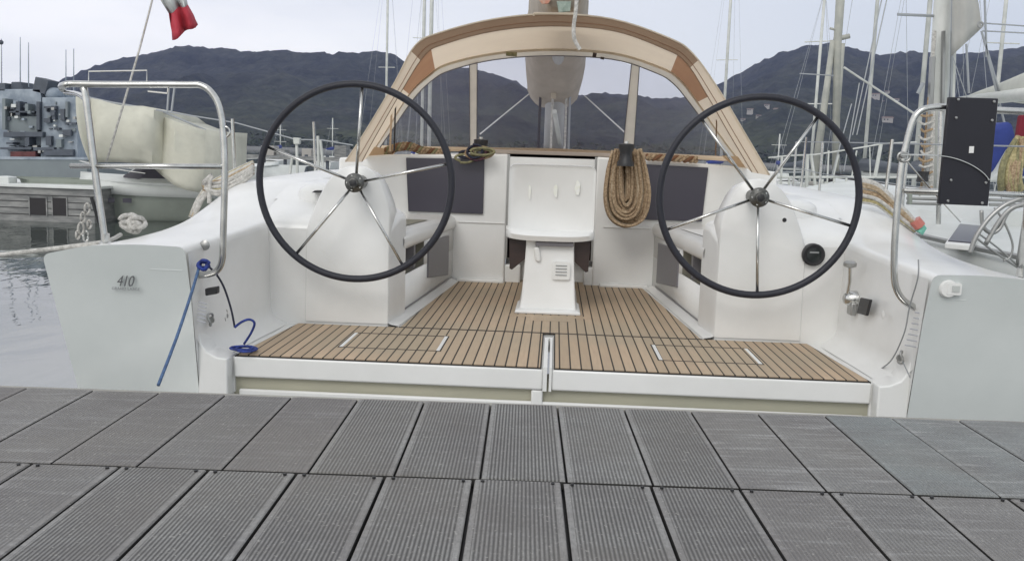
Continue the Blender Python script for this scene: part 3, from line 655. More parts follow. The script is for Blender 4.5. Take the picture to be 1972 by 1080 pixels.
# padeyes
for (x, y, yy_) in ((1735, 688, 3.47), (405, 615, 3.50), (432, 607, 3.7)):
    c = P(x, y, Y=yy_)
    ringp = [c+Vector((.006*math.sin(a*2), .014*math.cos(a), .024*math.sin(a))) for a in [2*math.pi*i/16 for i in range(16)]]
    obj('padeye', MB().tube(ringp, .0045, 6, closed=True).lathe(c+Vector((0, 0, -.004)), (0, 1, 0), [(.013, .006), (.013, .014)], seg=14), 'steeldull', Y_)
obj('gate_wire', MB().tube(PP([(1738, 695), (1752, 725), (1765, 752)], Y=3.43), .002, 6), 'wire', Y_)
obj('shower_socket', MB().prism([P(394, 556, Y=3.44), P(418, 552, Y=3.44), P(418, 566, Y=3.44), P(395, 570, Y=3.44)], (0, .03, 0)), 'rubber', Y_, bevel=.004)
obj('drain_ring', MB().lathe(P(1702, 606, X=1.296), (-1, 0, 0), [(.014, 0), (.018, .003), (.010, .006)], seg=18), 'gel', Y_)
obj('drain_cap', MB().lathe(P(395, 472, Y=3.50), (0, -1, 0), [(.018, 0), (.02, .004), (.01, .01)], seg=16), 'steeldull', Y_)
# stern light block on starboard wing
c = P(1830, 556, Y=3.345)
sl = obj('stern_light', MB().lathe(c+Vector((-.008, 0, 0)), (0, -1, 0), [(.032, -.02), (.032, .006), (.028, .012)], seg=20).prism([c+Vector((x, -.0145, z)) for x, z in rrect(-.016, .034, -.02, .022, .006)], (0, .03, 0)), 'white', Y_)
obj('light_lens', MB().box(c.x+.0, c.x+.026, c.y-.018, c.y-.0148, c.z-.009, c.z+.013), 'lens', sl, smooth=False)
for s, (x0, x1, yy0) in ((-1, (290, 352, 520)), (1, (1812, 1860, 577))):
    obj('wing_groove', MB().tube([P(x0, yy0-2, Y=3.356), P(x1, yy0+1, Y=3.356)], .004, 6), 'gelgrey', Y_)
# numbers on port wing
def text(body, px, py, Y, hgt, m, shear=0, sp=1, wd=None):
    cu = bpy.data.curves.new('lettering', 'FONT'); cu.body = body; cu.size = 1; cu.shear = shear; cu.extrude = .01; cu.align_x = 'CENTER'; cu.align_y = 'CENTER'; cu.space_character = sp
    o = bpy.data.objects.new('lettering', cu); C.objects.link(o); bpy.context.view_layer.update()
    me = bpy.data.meshes.new_from_object(o); bpy.data.objects.remove(o)
    xs = [v.co.x for v in me.vertices]; zs = [v.co.y for v in me.vertices]
    sx = (wd/(max(xs)-min(xs))); sz_ = hgt/(max(zs)-min(zs)); c = P(px, py, Y=Y)
    mx_, mz = (max(xs)+min(xs))/2, (max(zs)+min(zs))/2
    mb = MB(); mb.v = [(c.x+(v.co.x-mx_)*sx, c.y-v.co.z*.1+.001, c.z+(v.co.y-mz)*sz_) for v in me.vertices]; mb.f = [tuple(p.vertices) for p in me.polygons]
    return obj('lettering', mb, m, Y_, smooth=False)
YT = 3.345
text('410', 242, 541, YT+.004, .040, 'ink', .35, .95, .066)
text('GRAND LARGE', 242, 556, YT+.008, .011, 'inkpale', 0, 1.1, .105)
# ---- pushpit rails
def rail(pts, r=.0125, **k): return MB().tube(pts, r, 12, smooth=6, **k)
YR = 3.45
pl_ = PP([(385, 530), (402, 528), (418, 521), (428, 500), (430, 450), (433, 340), (431, 270), (426, 222), (414, 188), (390, 166), (350, 163.5)], Y=YR)+PP([(200, 163), (140, 162), (124, 164)], Y=YR+.0)+[P(118, 167, Y=YR+.08), P(120, 172, Y=YR+.45)]
pr = obj('pushpit_rail', rail(pl_), 'steel', Y_, ang=180)
obj('rail_leg', rail([P(203, 468, Y=3.45), P(196, 420, Y=3.45), P(182, 320, Y=3.45), P(165, 185, Y=3.45), P(160, 172, Y=3.46)]), 'steel', pr, ang=180)
obj('rail_brace', MB().tube([P(126, 178, Y=3.9), P(158, 186, Y=3.62), P(168, 220, Y=3.6), P(190, 400, Y=3.6), P(205, 462, Y=3.62)], .010, 10, smooth=5), 'steel', pr, ang=180)
obj('mid_rail', MB().tube(PP([(136, 320), (434, 321)], Y=YR), .0100, 10), 'steel', pr, ang=180)
obj('rail_socket', MB().lathe(P(203, 470, Y=3.45), (0, 0, 1), [(.026, -.008), (.026, .004), (.016, .010), (.016, .04)], seg=16), 'steel', pr)
obj('rail_hook', MB().tube(PP([(424, 242), (438, 246), (443, 256), (436, 264), (426, 262)], Y=YR), .004, 8, smooth=4), 'steel', pr)
obj('antenna_bracket', MB().tube(PP([(171, 168), (171, 138), (283, 136), (283, 166)], Y=YR), .0028, 6), 'steel', pr)
obj('hook_bracket', MB().tube(PP([(285, 176), (322, 180), (324, 170)], Y=YR), .0035, 6), 'steel', pr)
ps = PP([(1762, 592), (1742, 580), (1728, 560), (1722, 530), (1724, 450), (1735, 330), (1745, 280), (1757, 236), (1770, 216), (1792, 208), (1830, 207)], Y=YR)+PP([(1925, 213), (2000, 216), (2040, 218)], Y=YR)
pr2 = obj('pushpit_rail', rail(ps), 'steel', Y_, ang=180)
obj('mid_rail', MB().tube(PP([(1740, 367), (2040, 378)], Y=YR), .0100, 10), 'steel', pr2, ang=180)
obj('rail_leg', MB().tube([P(1968, 535, Y=3.45), P(1978, 400, Y=3.45), P(1995, 216, Y=3.45)], .0125, 10), 'steel', pr2, ang=180)
obj('rail_socket', MB().lathe(P(1966, 537, Y=3.45), (0, 0, 1), [(.026, -.008), (.026, .004), (.016, .010), (.016, .04)], seg=16), 'steel', pr2)
obj('gate_latch', MB().tube(PP([(1752, 300), (1740, 294), (1731, 297), (1730, 306), (1740, 312), (1750, 308)], Y=YR-.01), .0045, 8, smooth=3, closed=True).lathe(P(1741, 299, Y=YR-.03), (0, 1, 0), [(.010, 0), (.012, .01), (.010, .03)], seg=10), 'steeldull', pr2)
obj('gate_wire', MB().tube(PP([(1735, 298), (1790, 299), (1830, 303), (1865, 315), (1892, 332), (1905, 347)], Y=YR-.05), .0028, 6, smooth=5), 'steel', pr2)
obj('lower_gate_wire', MB().tube(PP([(1748, 312), (1790, 362), (1850, 428)], Y=YR+.05), .0024, 6), 'steel', pr2)
# ---- spray hood
px0 = [(665, 312), (700, 260), (760, 160), (800, 88), (850, 63), (950, 38), (1060, 28), (1180, 38), (1290, 75), (1335, 105), (1385, 175), (1430, 250), (1482, 338)]
px1 = [(697, 312), (724, 262), (776, 172), (818, 107), (855, 86), (950, 61), (1060, 51), (1180, 60), (1275, 93), (1320, 120), (1363, 187), (1402, 255), (1448, 332)]
px2 = [(712, 300), (742, 255), (788, 182), (826, 146), (862, 124), (950, 104), (1060, 96), (1180, 103), (1265, 128), (1305, 150), (1343, 197), (1383, 256), (1430, 318)]
px3 = [(722, 298), (752, 255), (797, 190), (833, 154), (868, 135), (950, 115), (1060, 107), (1180, 114), (1258, 138), (1296, 160), (1332, 203), (1373, 259), (1418, 316)]
YA = 5.40
def arch(px, Y, k=5): return catmull([P(x, y, Y=(Y(x, y) if callable(Y) else Y)) for x, y in px], k)
A0 = arch(px0, YA); A0f = [v+Vector((0, .04, .0)) for v in A0]
A1 = arch(px1, YA+.04); A2 = arch(px2, 6.25); A3 = arch(px3, 6.30)
hood = bpy.data.objects.new('spray_hood', None); C.objects.link(hood); hood.parent = Y_; hood.location = Vector((0, 5.9, 1.4))-wloc(Y_)
# hem split: russet shoulders, tan top, cream legs
n_ = len(A0)
def strip(name, a, b, i0, i1, m, **k): return obj(name, MB().loft([a[i0:i1+1], b[i0:i1+1]]), m, hood, ang=180, **k)
B0 = arch([(x+(1 if x > 1060 else -1)*0, y+3) for x, y in px0], YA+.01)
strip('hem', A0, A1, 14, n_-15, 'hem')
strip('side_hem', A0, A1, 0, 14, 'cream'); strip('side_hem', A0, A1, n_-15, n_-1, 'cream')
strip('canopy_lining', A1, A2, 17, n_-18, 'cream')
strip('shoulder_panel', A1, A2, 10, 17, 'rust'); strip('shoulder_panel', A1, A2, n_-18, n_-11, 'rust')
strip('side_lining', A1, A2, 0, 10, 'cream'); strip('side_lining', A1, A2, n_-11, n_-1, 'cream')
strip('window_frame', A2, A3, 0, n_-1, 'piping')
# outer canopy shell seen from other sides
A4 = [v+Vector((0, .86, -.05)) for v in A0]
for nm_, AA, dy in (('stitching', A1, -.004), ('stitching', A2, -.006)):
    obj(nm_, MB().tube([v+Vector((0, dy, 0)) for v in AA], .0022, 5), 'hem', hood, ang=180)
Am = [(a_*.35+b_*.65)+Vector((0, -.003, 0)) for a_, b_ in zip(A0, A1)]; obj('stitching', MB().tube(Am, .0018, 5), 'rust', hood, ang=180)
obj('arch_tube', MB().tube([v+Vector((0, .0, .002)) for v in A0], .0045, 8), 'piping', hood, ang=180)
obj('inner_arch_tube', MB().tube([v+Vector((0, -.02, -.004)) for v in arch(px2, 6.22)], .008, 8), 'piping', hood, ang=180)
def wy(x, y): return 6.30+.5*max(0, y-107)/180
def pane(pts): return MB().add([P(x, y, Y=wy(x, y)) for x, y in pts], [tuple(range(len(pts)))])
c_ = [(920, 118), (990, 110), (1060, 107), (1130, 109), (1180, 115), (1216, 126), (1200, 291), (918, 284)]
l_ = [(905, 122), (868, 135), (833, 154), (797, 190), (752, 255), (724, 292), (720, 298), (905, 285)]
r_ = [(1232, 131), (1258, 138), (1296, 160), (1332, 203), (1373, 259), (1414, 314), (1222, 293)]
for pp in (c_, l_, r_): obj('window', pane(pp), 'vinyl', hood, smooth=False)
for (a, b, c, d, dk_) in (((904, 112), (919, 110), (918, 287), (905, 287), 1), ((1217, 116), (1232, 120), (1220, 294), (1199, 293), -1)):
    obj('mullion', MB().add([P(x, y, Y=wy(x, y)-.01) for x, y in (a, b, c, d)], [(0, 1, 2, 3)]), 'piping', hood, smooth=False)
    e = (b, c) if dk_ > 0 else (a, d)
    for f_ in ((a, d), (b, c)): obj('zip', MB().tube([P(x, y, Y=wy(x, y)-.022) for x, y in f_], .0035, 6), 'smokegrey', hood)
obj('window_edge', MB().tube([v+Vector((0, -.008, -.004)) for v in A3], .0035, 6), 'smokegrey', hood, ang=180)
obj('front_sill', MB().tube([P(x, y, Y=6.78) for x, y in ((712, 284), (905, 288), (1060, 290), (1222, 297), (1440, 308))], .016, 8), 'cream', hood)
obj('side_sill', MB().prism([P(x, y, Y=6.0) for x, y in ((690, 300), (712, 282), (760, 290), (730, 318))], (0, .1, 0)), 'cream', hood, smooth=False)
obj('side_sill', MB().prism([P(x, y, Y=6.0) for x, y in ((1395, 300), (1430, 302), (1470, 335), (1420, 322))], (0, .1, 0)), 'cream', hood, smooth=False)
for pts, rr, mm in (([(764, 160), (761, 220), (759, 290)], .005, 'rubber'), ([(756, 170), (751, 292)], .006, 'cream'), ([(1378, 180), (1380, 240), (1378, 300)], .004, 'hem')):
    obj('hood_strap', MB().tube(PP(pts, Y=5.75), rr, 6), mm, hood)
for (x, y) in ((985, 104), (1145, 106), (1160, 112)):
    c = P(x, y, Y=6.2); obj('rolled_toggle', MB().tube([c+Vector((-.035 if x < 1100 else -.012, 0, 0)), c+Vector((.035 if x < 1100 else .012, 0, -.004))], .014 if x < 1155 else .008, 8), 'oliverope' if x < 1100 else 'darkwood', hood)
obj('handhold', MB().tube(PP([(1028, 31), (1028, 26), (1105, 27), (1105, 33)], Y=YA-.01), .006, 8), 'piping', hood)
# ---- winches
for (x, y, yy_) in ((926, 272, 6.0), (1206, 282, 5.47)):
    c = P(x, y+8, Y=yy_)
    wi = obj('winch', MB().lathe(c+Vector((0, 0, -.09)), (0, 0, 1), [(.05, 0), (.05, .02), (.038, .04), (.036, .08), (.046, .105), (.046, .125), (.02, .13)], seg=24), 'rubber', Y_)
    obj('winch_socket', MB().lathe(c+Vector((0, 0, .04)), (0, 0, 1), [(.014, 0), (.014, .012)], seg=12), 'steel', wi)
# ---- mast and boom
mast = obj('mast', MB().loft([[Vector((-.03+.085*math.cos(a), 8.3+.12*math.sin(a), z)) for a in [2*math.pi*k/24 for k in range(24)]] for z in (1.40, 4, 8, 14)], closed=True, caps=True), 'alu', Y_, ang=180)
for dx, m_ in ((-.13, 'blackrope'), (.10, 'whiterope'), (.13, 'wire'), (-.02, 'whiterope')):
    obj('halyard', MB().tube([(-.03+dx, 8.12, 1.42), (-.03+dx*.7, 8.12, 6)], .011, 6), m_, mast)
obj('mast_collar', MB().lathe((-.03, 8.3, 1.40), (0, 0, 1), [(.17, 0), (.17, .06), (.13, .10)], seg=24), 'steeldull', mast)
obj('vang', MB().tube([P(1078, 275, Y=8.2), P(1068, 215, Y=7.7)], .02, 8), 'alupale', mast)
boom = obj('boom', MB().tube([(-.02, 8.2, 2.14), (.0, 5.55, 2.40)], .05, 12), 'alu', Y_, ang=180)
bs = []
for t in [i/14 for i in range(15)]:
    y = lerp(8.46, 5.5, t); x0 = lerp(-.045, .005, t); q_ = min(1, t/.5); zb = 1.865+.42*q_*q_*(3-2*q_); zt = lerp(2.9, 2.85, t); hw = lerp(.262, .128, min(1, t*1.05)**1.3)
    ez = 1 if t > 0 else .9
    sec = []
    for k in range(28):
        a = 2*math.pi*k/28; sn, cs = math.sin(a), math.cos(a)
        zz = math.copysign(abs(sn)**.75, sn); xx = math.copysign(abs(cs)**.55, cs)
        wob = 1+.035*math.sin(k*1.9+t*17)
        sec.append(Vector((x0+hw*xx*wob, y, (zb+zt)/2+(zt-zb)/2*zz)))
    bs.append(sec)
obj('sail_bag', MB().loft(bs, closed=True, caps=True), 'bagcol', boom, ang=180)
obj('bag_batten', MB().tube([P(1066, 190, Y=8.0), P(1067, 150, Y=7.98), P(1070, 112, Y=7.98)], .022, 8), 'piping', boom)
obj('bag_zip', MB().prism(PP([(1070, 112), (1081, 112), (1079, 138), (1072, 138)], Y=7.98), (0, .02, 0)), 'blackrope', boom)
obj('bag_buckle', MB().prism(PP([(1072, 3), (1100, 3), (1098, 22), (1076, 24)], Y=5.47), (0, .02, 0)), mat('pale_green_webbing', (.38, .45, .40), rough=.8, n_scale=30, col2=(.2, .26, .22)), boom)
obj('bag_badge', MB().prism(PP([(1038, 0), (1062, -2), (1056, 7), (1044, 8)], Y=5.47), (0, .02, 0)), mat('faded_red_print', (.50, .22, .15), rough=.8, n_scale=40, col2=(.5, .42, .33)), boom)
obj('topping_strap', MB().tube(PP([(1112, -20), (1109, 20), (1105, 50), (1106, 75), (1117, 96)], Y=4.9), .010, 8, smooth=5), 'whiterope', boom)
for a, b in (((1018, 182), (925, 258)), ((1126, 185), (1203, 255))):
    obj('lazy_stay', MB().tube([P(*a, Y=8.3), P(*b, Y=7.2)], .006, 6), 'white', mast)
# guardrail stanchions of the yacht
for s in (-1, 1):
    for y in (5.9, 7.8):
        a = interp(tab, y); b = Vector((s*(a[0]+.005), y, a[1]-.01)); obj('stanchion', MB().tube([b, b+Vector((s*.02, 0, .53))], .011, 8), 'steel', Y_)
    l0 = P(433, 225, Y=3.45) if s < 0 else P(1760, 232, Y=3.45)
# port lifeline: from the rail forward
# ================================================================== ROPES & LOOSE GEAR
def rope(name, pts, r, m, label, cat='rope', smooth=6, seg=8, group=None, Y=None):
    if Y is not None: pts = PP(pts, Y=Y)
    return tag(obj(name, MB().tube(pts, r, seg, smooth=smooth), m, ang=180), label, cat, group)
rr = random.Random(5)
def hank(name, cx, top, bot, w0, w1, Y, n, r, mats, label, wraps=3, dep=.05):
    t = thing(name, label, 'rope coil', P(cx, bot, Y=Y))
    for i in range(n):
        k = (i+.5)/n; wd = lerp(w0, w1, k)*rr.uniform(.9, 1.1); bt = lerp(top+(bot-top)*.62, bot, k)+rr.uniform(-4, 3); yy_ = Y-dep*rr.uniform(0, 1)
        sx = rr.uniform(-4, 4)
        pts = [(cx+sx*.3-wd*.36, top+rr.uniform(-2, 12)), (cx+sx-wd*.46, lerp(top, bt, .3)), (cx+sx-wd*.52, lerp(top, bt, .65)), (cx+sx-wd*.38, lerp(top, bt, .9)), (cx+sx, bt), (cx+sx+wd*.38, lerp(top, bt, .9)), (cx+sx+wd*.52, lerp(top, bt, .62)), (cx+sx+wd*.45, lerp(top, bt, .3)), (cx+sx*.3+wd*.36, top+rr.uniform(-2, 12))]
        obj('loop', MB().tube([P(x, y, Y=yy_+rr.uniform(-.006, .006)) for x, y in pts], r, 7, smooth=6), mats[i % len(mats)], t, ang=180)
    for i in range(wraps):
        y = top+(bot-top)*.16+i*5
        pts = [P(cx-w0*.42, y, Y=Y-.02), P(cx, y+4, Y=Y-dep-.02), P(cx+w0*.42, y+1, Y=Y-.02), P(cx, y-2, Y=Y+.02)]
        obj('wrap', MB().tube(pts, r, 7, smooth=6, closed=True), mats[i % len(mats)], t, ang=180)
    return t
hank('hanging_rope_coil', 1207, 288, 437, 3, 78, 5.62, 48, .0085, ['tanrope', 'tanrope', 'tanrope', 'paletan'], 'large tan rope coil hanging from the winch right of the companionway', wraps=4, dep=.09)
def braid(name, pts, Y, r, m, label, n=3, amp=4, seg=24):
    t = thing(name, label, 'rope', P(*pts[len(pts)//2], Y=Y))
    c = catmull([Vector((x, y, 0)) for x, y in pts], 8)
    for k in range(n):
        q = []
        for i, v in enumerate(c):
            a = i*.9+k*2*math.pi/n; q.append(P(v.x+rr.uniform(-.8, .8), v.y+amp*math.sin(a), Y=Y+.012*math.cos(a)))
        obj('strand', MB().tube(q, r, 6), m if isinstance(m, str) else m[k % len(m)], t, ang=180)
    return t
braid('braided_rope', [(1245, 303), (1275, 304), (1310, 306), (1342, 308)], 5.8, .010, ['tanrope', 'tanrope', 'rust'], 'tan braided rope lying along the cabin top above the right dark window', n=3, amp=4.5)
braid('folded_rope', [(742, 292), (765, 284), (790, 282), (812, 290), (845, 294), (865, 295)], 5.95, .011, ['tanrope', 'oliverope', 'rust'], 'rusty and olive rope heap on the cabin top above the left dark window', n=4, amp=6)
# dark coil by the left winch
t = thing('rope_tangle', 'dark red, olive and black lines tangled on the cabin edge left of the companionway', 'rope', P(915, 310, Y=5.78))
for i in range(9):
    a0 = rr.uniform(0, 6); cxx = rr.uniform(888, 935); cyy = rr.uniform(290, 304); rx_ = rr.uniform(14, 30); ry_ = rr.uniform(5, 14)
    pts = [P(cxx+rx_*math.cos(a0+k*.9), cyy+ry_*math.sin(a0+k*.9)+k*.4, Y=5.78-.006*i) for k in range(8)]
    obj('loop', MB().tube(pts, .0075, 6, smooth=5), ['darkrope', 'oliverope', 'blackrope', 'oliverope', 'tanrope'][i % 5], t, ang=180)
# coaming rope hanks left / right
t = thing('coaming_rope_hank', 'white and yellow mooring ropes bunched over the left coaming behind the rail', 'rope', P(420, 400, Y=4.9))
for i in range(17):
    u = i/16; m_ = ['whiterope', 'yellowrope', 'whiterope', 'tanrope', 'whiterope', 'paletan'][i % 6]
    if i < 9: pts = [(366+u*16, 416+rr.uniform(-2, 4)), (380+u*20+rr.uniform(-2, 2), 385), (402+u*22, 356+u*14), (436+u*14, 336+u*20), (488, 312+u*18)]
    else: pts = [(392+rr.uniform(-3, 6), 352+(u-.5)*26), (420, 348+(u-.5)*52+rr.uniform(-2, 2)), (455, 338+(u-.5)*44), (488, 314+(u-.5)*40)]
    obj('strand', MB().tube(PP(pts, Y=4.98-.006*i+.03*rr.random()), .0105, 8, smooth=5), m_, t, ang=180)
obj('strand', MB().tube(PP([(392, 352), (408, 338), (404, 350), (403, 392)], Y=4.9), .012, 8, smooth=5), 'whiterope', t, ang=180)
t = thing('quarter_rope_bundle', 'pale and tan mooring ropes with a red whipping draped over the right coaming', 'rope', P(1720, 430, Y=4.3))
for i in range(15):
    u = i/14; m_ = ['whiterope', 'whiterope', 'paletan', 'whiterope', 'paletan', 'whiterope'][i % 6] if i < 7 else ['tanrope', 'yellowrope', 'whiterope', 'paletan'][i % 4]
    pts = [(1660, 346+u*42), (1690, 356+u*40+rr.uniform(-2, 2)), (1722, 384+u*34), (1746, 408+u*26+rr.uniform(-2, 2)), (1768-u*6, 432+u*14)]
    obj('strand', MB().tube(PP(pts, Y=4.60+.02*rr.random()+.02*u), .0105, 8, smooth=5), m_, t, ang=180)
obj('whipping', MB().tube(PP([(1762, 424), (1772, 436)], Y=4.6), .028, 8), 'redfit', t)
obj('whipping_end', MB().tube(PP([(1770, 434), (1776, 440), (1770, 448)], Y=4.6), .022, 8), 'greenfit', t)
# knotted white rope on the left deck
t = thing('knotted_rope', 'white rope bunched in a loose knot on the left deck beside the rail leg', 'rope', P(256, 445, Y=3.9))
for i in range(9):
    a0 = rr.uniform(0, 6); cxx = 256+rr.uniform(-15, 15); cyy = 430+rr.uniform(-7, 7); rx_ = rr.uniform(7, 15); ry_ = rr.uniform(5, 13)
    obj('loop', MB().tube([P(cxx+rx_*math.cos(a0+k), cyy+ry_*math.sin(a0+k), Y=3.9+.02*math.sin(k+i)) for k in range(7)], .011, 8, smooth=5), 'whiterope', t, ang=180)
rope('mooring_line', [P(-60, 498, Y=3.35), P(0, 491, Y=3.4), P(110, 478, Y=3.45), P(200, 466, Y=3.5), P(232, 452, Y=3.8)], .009, 'whiterope', 'white mooring line running off to the left from the left deck')
t = thing('shackle_cluster', 'steel shackles and clear line hanging outboard of the left rail leg', 'shackle', P(160, 462, Y=3.5))
for (x, y, r_x) in ((160, 418, 7), (168, 402, 8), (156, 440, 9), (165, 455, 8), (172, 432, 6), (150, 452, 6)):
    obj('link', MB().tube([P(x+r_x*math.cos(a)*.6, y+r_x*1.3*math.sin(a), Y=3.55+.01*math.cos(3*a)) for a in [2*math.pi*k/12 for k in range(12)]], .0045, 6, closed=True), 'steel' if x % 2 else 'whiterope', t, ang=180)
tag(obj('fender_bar', MB().tube([P(176, 380, Y=3.6), P(192, 432, Y=3.6)], .007, 8), 'rubber'), 'thin black bar leaning behind the left rail leg', 'bar')
# blue rope: knot at rail foot, tail down to the dock, loop onto the platform
rope('blue_mooring_rope', [P(384, 512, Y=3.38), P(370, 560, Y=3.25), P(340, 650, Y=3.0), P(305, 741, Y=2.76)], .0056, 'slaterope', 'taut blue line from the left quarter down to the dock edge', smooth=3)
t = thing('blue_rope_knot', 'bright blue rope knotted round the foot of the left rail', 'rope knot', P(392, 520, Y=3.38))
for i in range(5):
    a0 = rr.uniform(0, 6)
    obj('loop', MB().tube([P(392+rr.uniform(6, 13)*math.cos(a0+k), 510+rr.uniform(5, 10)*math.sin(a0+k), Y=3.37+.012*math.sin(k*2)) for k in range(6)], .007, 7, smooth=4), 'bluerope', t, ang=180)
rope('black_shore_line', PP([(404, 515), (418, 530), (432, 555), (445, 595), (452, 630)], Y=3.47), .0042, 'blackrope', 'thin black line drooping from the left rail foot to the platform corner')
rope('blue_tail_rope', [P(452, 630, Y=3.47), P(465, 620, Y=3.47), P(480, 615, Y=3.49), P(490, 622, Y=3.5), P(484, 640, Y=3.52), P(470, 662, Y=3.54)], .0048, 'bluerope', 'arched blue rope end dropping onto the corner of the teak platform')
t = thing('blue_rope_coil', 'small flat coil of blue rope on the left corner of the teak platform', 'rope coil', P(472, 672, Z=.655))
for i in range(5):
    cxx, cyy = 470+rr.uniform(-5, 8), 671+rr.uniform(-2, 2); rx_ = rr.uniform(14, 24); ry_ = rr.uniform(3, 6)
    obj('loop', MB().tube([P(cxx+rx_*math.cos(a), cyy+ry_*math.sin(a), Z=.658+.004*i) for a in [2*math.pi*k/14 for k in range(14)]], .0048, 6, closed=True), 'bluerope', t, ang=180)
# black board on starboard rail
bd = thing('black_mounting_board', 'tall black board with screws and a small white sticker on the right rail', 'board', P(1865, 395, Y=3.42))
obj('panel', MB().prism(PP([(1828, 187), (1923, 190), (1903, 397), (1808, 393)], Y=3.405), (0, .02, 0)), 'board', bd, bevel=.003)
obj('sticker', MB().prism(PP([(1867, 282), (1876, 282), (1875, 295), (1866, 295)], Y=3.402), (0, .002, 0)), 'white', bd, smooth=False)
for (x, y) in ((1846, 192), (1915, 196), (1842, 227), (1911, 232), (1832, 347), (1899, 352), (1826, 387), (1892, 391)):
    obj('screw_head', MB().lathe(P(x, y, Y=3.402), (0, 1, 0), [(.003, -.002), (.005, 0), (.005, .003)], seg=10), 'steeldull', bd)
# ---- flag and its halyard
rope('flag_halyard', [P(303, -40, Y=3.9), P(270, 90, Y=3.75), P(205, 312, Y=3.5)], .0042, 'whiterope', 'thin pale halyard slanting down to the left rail', smooth=2)
fl = thing('flag', 'limp ensign with a white band and red end at the top left', 'flag', P(340, 75, Y=3.8))
def flagpart(name, rows, m):
    secs = []
    for (xa, ya, xb, yb) in rows:
        secs.append([P(lerp(xa, xb, k/10), lerp(ya, yb, k/10)+3*math.sin(k*.9)*(1 if 0 < k < 10 else 0), Y=3.8+.035*math.sin(k*1.25+ya*.02)) for k in range(11)])
    obj(name, MB().loft(secs), m, fl, solid=.002, ang=180)
flagpart('green_band', [(292, -70, 340, -80), (298, -52, 345, -62), (300, -38, 350, -50)], 'flaggreen')
flagpart('white_band', [(300, -38, 350, -50), (304, -12, 354, -22), (310, 2, 359, -3), (325, 26, 361, 9)], 'flagwhite')
flagpart('red_band', [(325, 26, 361, 9), (328, 48, 372, 28), (331, 62, 377, 40), (332, 78, 381, 48)], 'flagred')
# ================================================================== LEFT BACKGROUND
# quay / pontoon wall
D = 23.5
def wallY(x0, x1, y0_, z0, z1, th=4): return MB().box(x0, x1, y0_, y0_+th, z0, z1)
qx1 = P(182, 400, Y=D).x; qz = P(90, 362, Y=D).z
qy = thing('harbour_pontoon', 'grey concrete pontoon with two dark square openings at the left', 'pontoon', (qx1-4, D, SEA))
obj('body', wallY(-22, qx1, D, SEA-.5, qz, 3.5), 'quay', qy, bevel=.02)
for i in range(1, 5):
    z = lerp(SEA, qz, i/5.2); obj('course_line', MB().box(-22, qx1, D-.012, D, z, z+.018), 'rubber', qy, smooth=False)
for (a, b) in ((59, 89), (103, 128)):
    p0 = P(a, 413, Y=D); p1 = P(b, 382, Y=D); fr_ = obj('opening', MB().box(p0.x, p1.x, D-.02, D+.05, p0.z, p1.z), 'dark', qy, smooth=False)
    for xa, xb in ((p0.x-.03, p0.x), (p1.x, p1.x+.03)): obj('opening_frame', MB().box(xa, xb, D-.03, D+.02, p0.z-.03, p1.z+.03), 'quay', qy, smooth=False)
obj('coping', MB().box(-22, qx1+.05, D-.06, D+3.6, qz, qz+.07), 'boatwhite', qy, bevel=.01)
tag(obj('bollard_box', MB().prism(PP([(-5, 366), (18, 366), (16, 341), (-5, 339)], Y=D+.3), (0, .4, 0)), 'boatwhite', bevel=.02), 'pale box standing on the pontoon at the left edge', 'box')
# naval ship
D2 = 46.
ns = thing('naval_ship', 'grey naval ship with a cluttered superstructure and thin masts at the far left', 'warship', (P(60, 350, Y=D2).x, D2, SEA))
def pb(name, x0, y0, x1, y1, Y, m, th=3, par=ns, lean=0, bevel=.03):
    a = P(x0, y1, Y=Y); b = P(x1, y1, Y=Y); c = P(x1-lean, y0, Y=Y); d = P(x0+lean, y0, Y=Y)
    return obj(name, MB().prism([a, b, c, d], (0, th, 0)), m, par, bevel=bevel)
hl = pb('hull', -260, 304, 168, 375, D2, 'teal', 7)
obj('deck_edge', MB().prism([P(-260, 306, Y=D2-.05), P(172, 308, Y=D2-.05), P(172, 303, Y=D2-.05), P(-260, 300, Y=D2-.05)], (0, 7.2, 0)), 'navy', hl)
pb('red_stripe', -260, 352, 172, 362, D2-.06, 'red', 2)
s1 = pb('superstructure', -8, 172, 84, 306, D2+1, 'navy', 4, lean=6)
s2 = pb('superstructure', 78, 188, 150, 306, D2+.6, 'navy', 4, lean=3)
pb('bridge_front', 14, 224, 72, 256, D2+.6, 'teal', 3)
pb('bridge_wing', 6, 254, 82, 264, D2+.3, 'navydark', 1)
pb('gun_director', -18, 160, 10, 176, D2+1, 'navydark', 2)
pb('director', 18, 158, 44, 174, D2+1.4, 'navydark', 1.2, lean=4)
a = PP([(62, 176), (86, 182), (94, 155), (68, 148)], Y=D2+1); obj('radar_box', MB().prism(a, (0, 1, 0)), 'navydark', ns, bevel=.02)
obj('gun_house', MB().ell(P(104, 182, Y=D2+1.5), .45, .5, .35), 'navy', ns)
for (x0, y0, x1, y1, m_) in ((30, 196, 38, 222, 'navydark'), (18, 214, 66, 217, 'navydark'), (48, 200, 54, 216, 'teal'), (84, 228, 96, 236, 'navydark'), (100, 212, 106, 230, 'navydark'), (116, 210, 124, 232, 'navydark'), (126, 196, 130, 226, 'teal'), (88, 262, 98, 280, 'navydark'), (108, 268, 118, 284, 'teal'), (48, 262, 56, 280, 'navydark'), (12, 274, 24, 278, 'navydark'), (64, 284, 104, 290, 'navydark'), (0, 284, 60, 288, 'navydark'), (20, 292, 68, 304, 'red'), (84, 288, 140, 300, 'navydark'), (120, 250, 136, 262, 'navydark'), (126, 236, 146, 239, 'navydark'), (70, 196, 76, 250, 'navydark'), (4, 190, 10, 250, 'teal'), (84, 205, 98, 209, 'navydark'), (104, 246, 114, 250, 'navydark')):
    pb('deck_fitting', x0, y0, x1, y1, D2+.35, m_, .9, bevel=0)
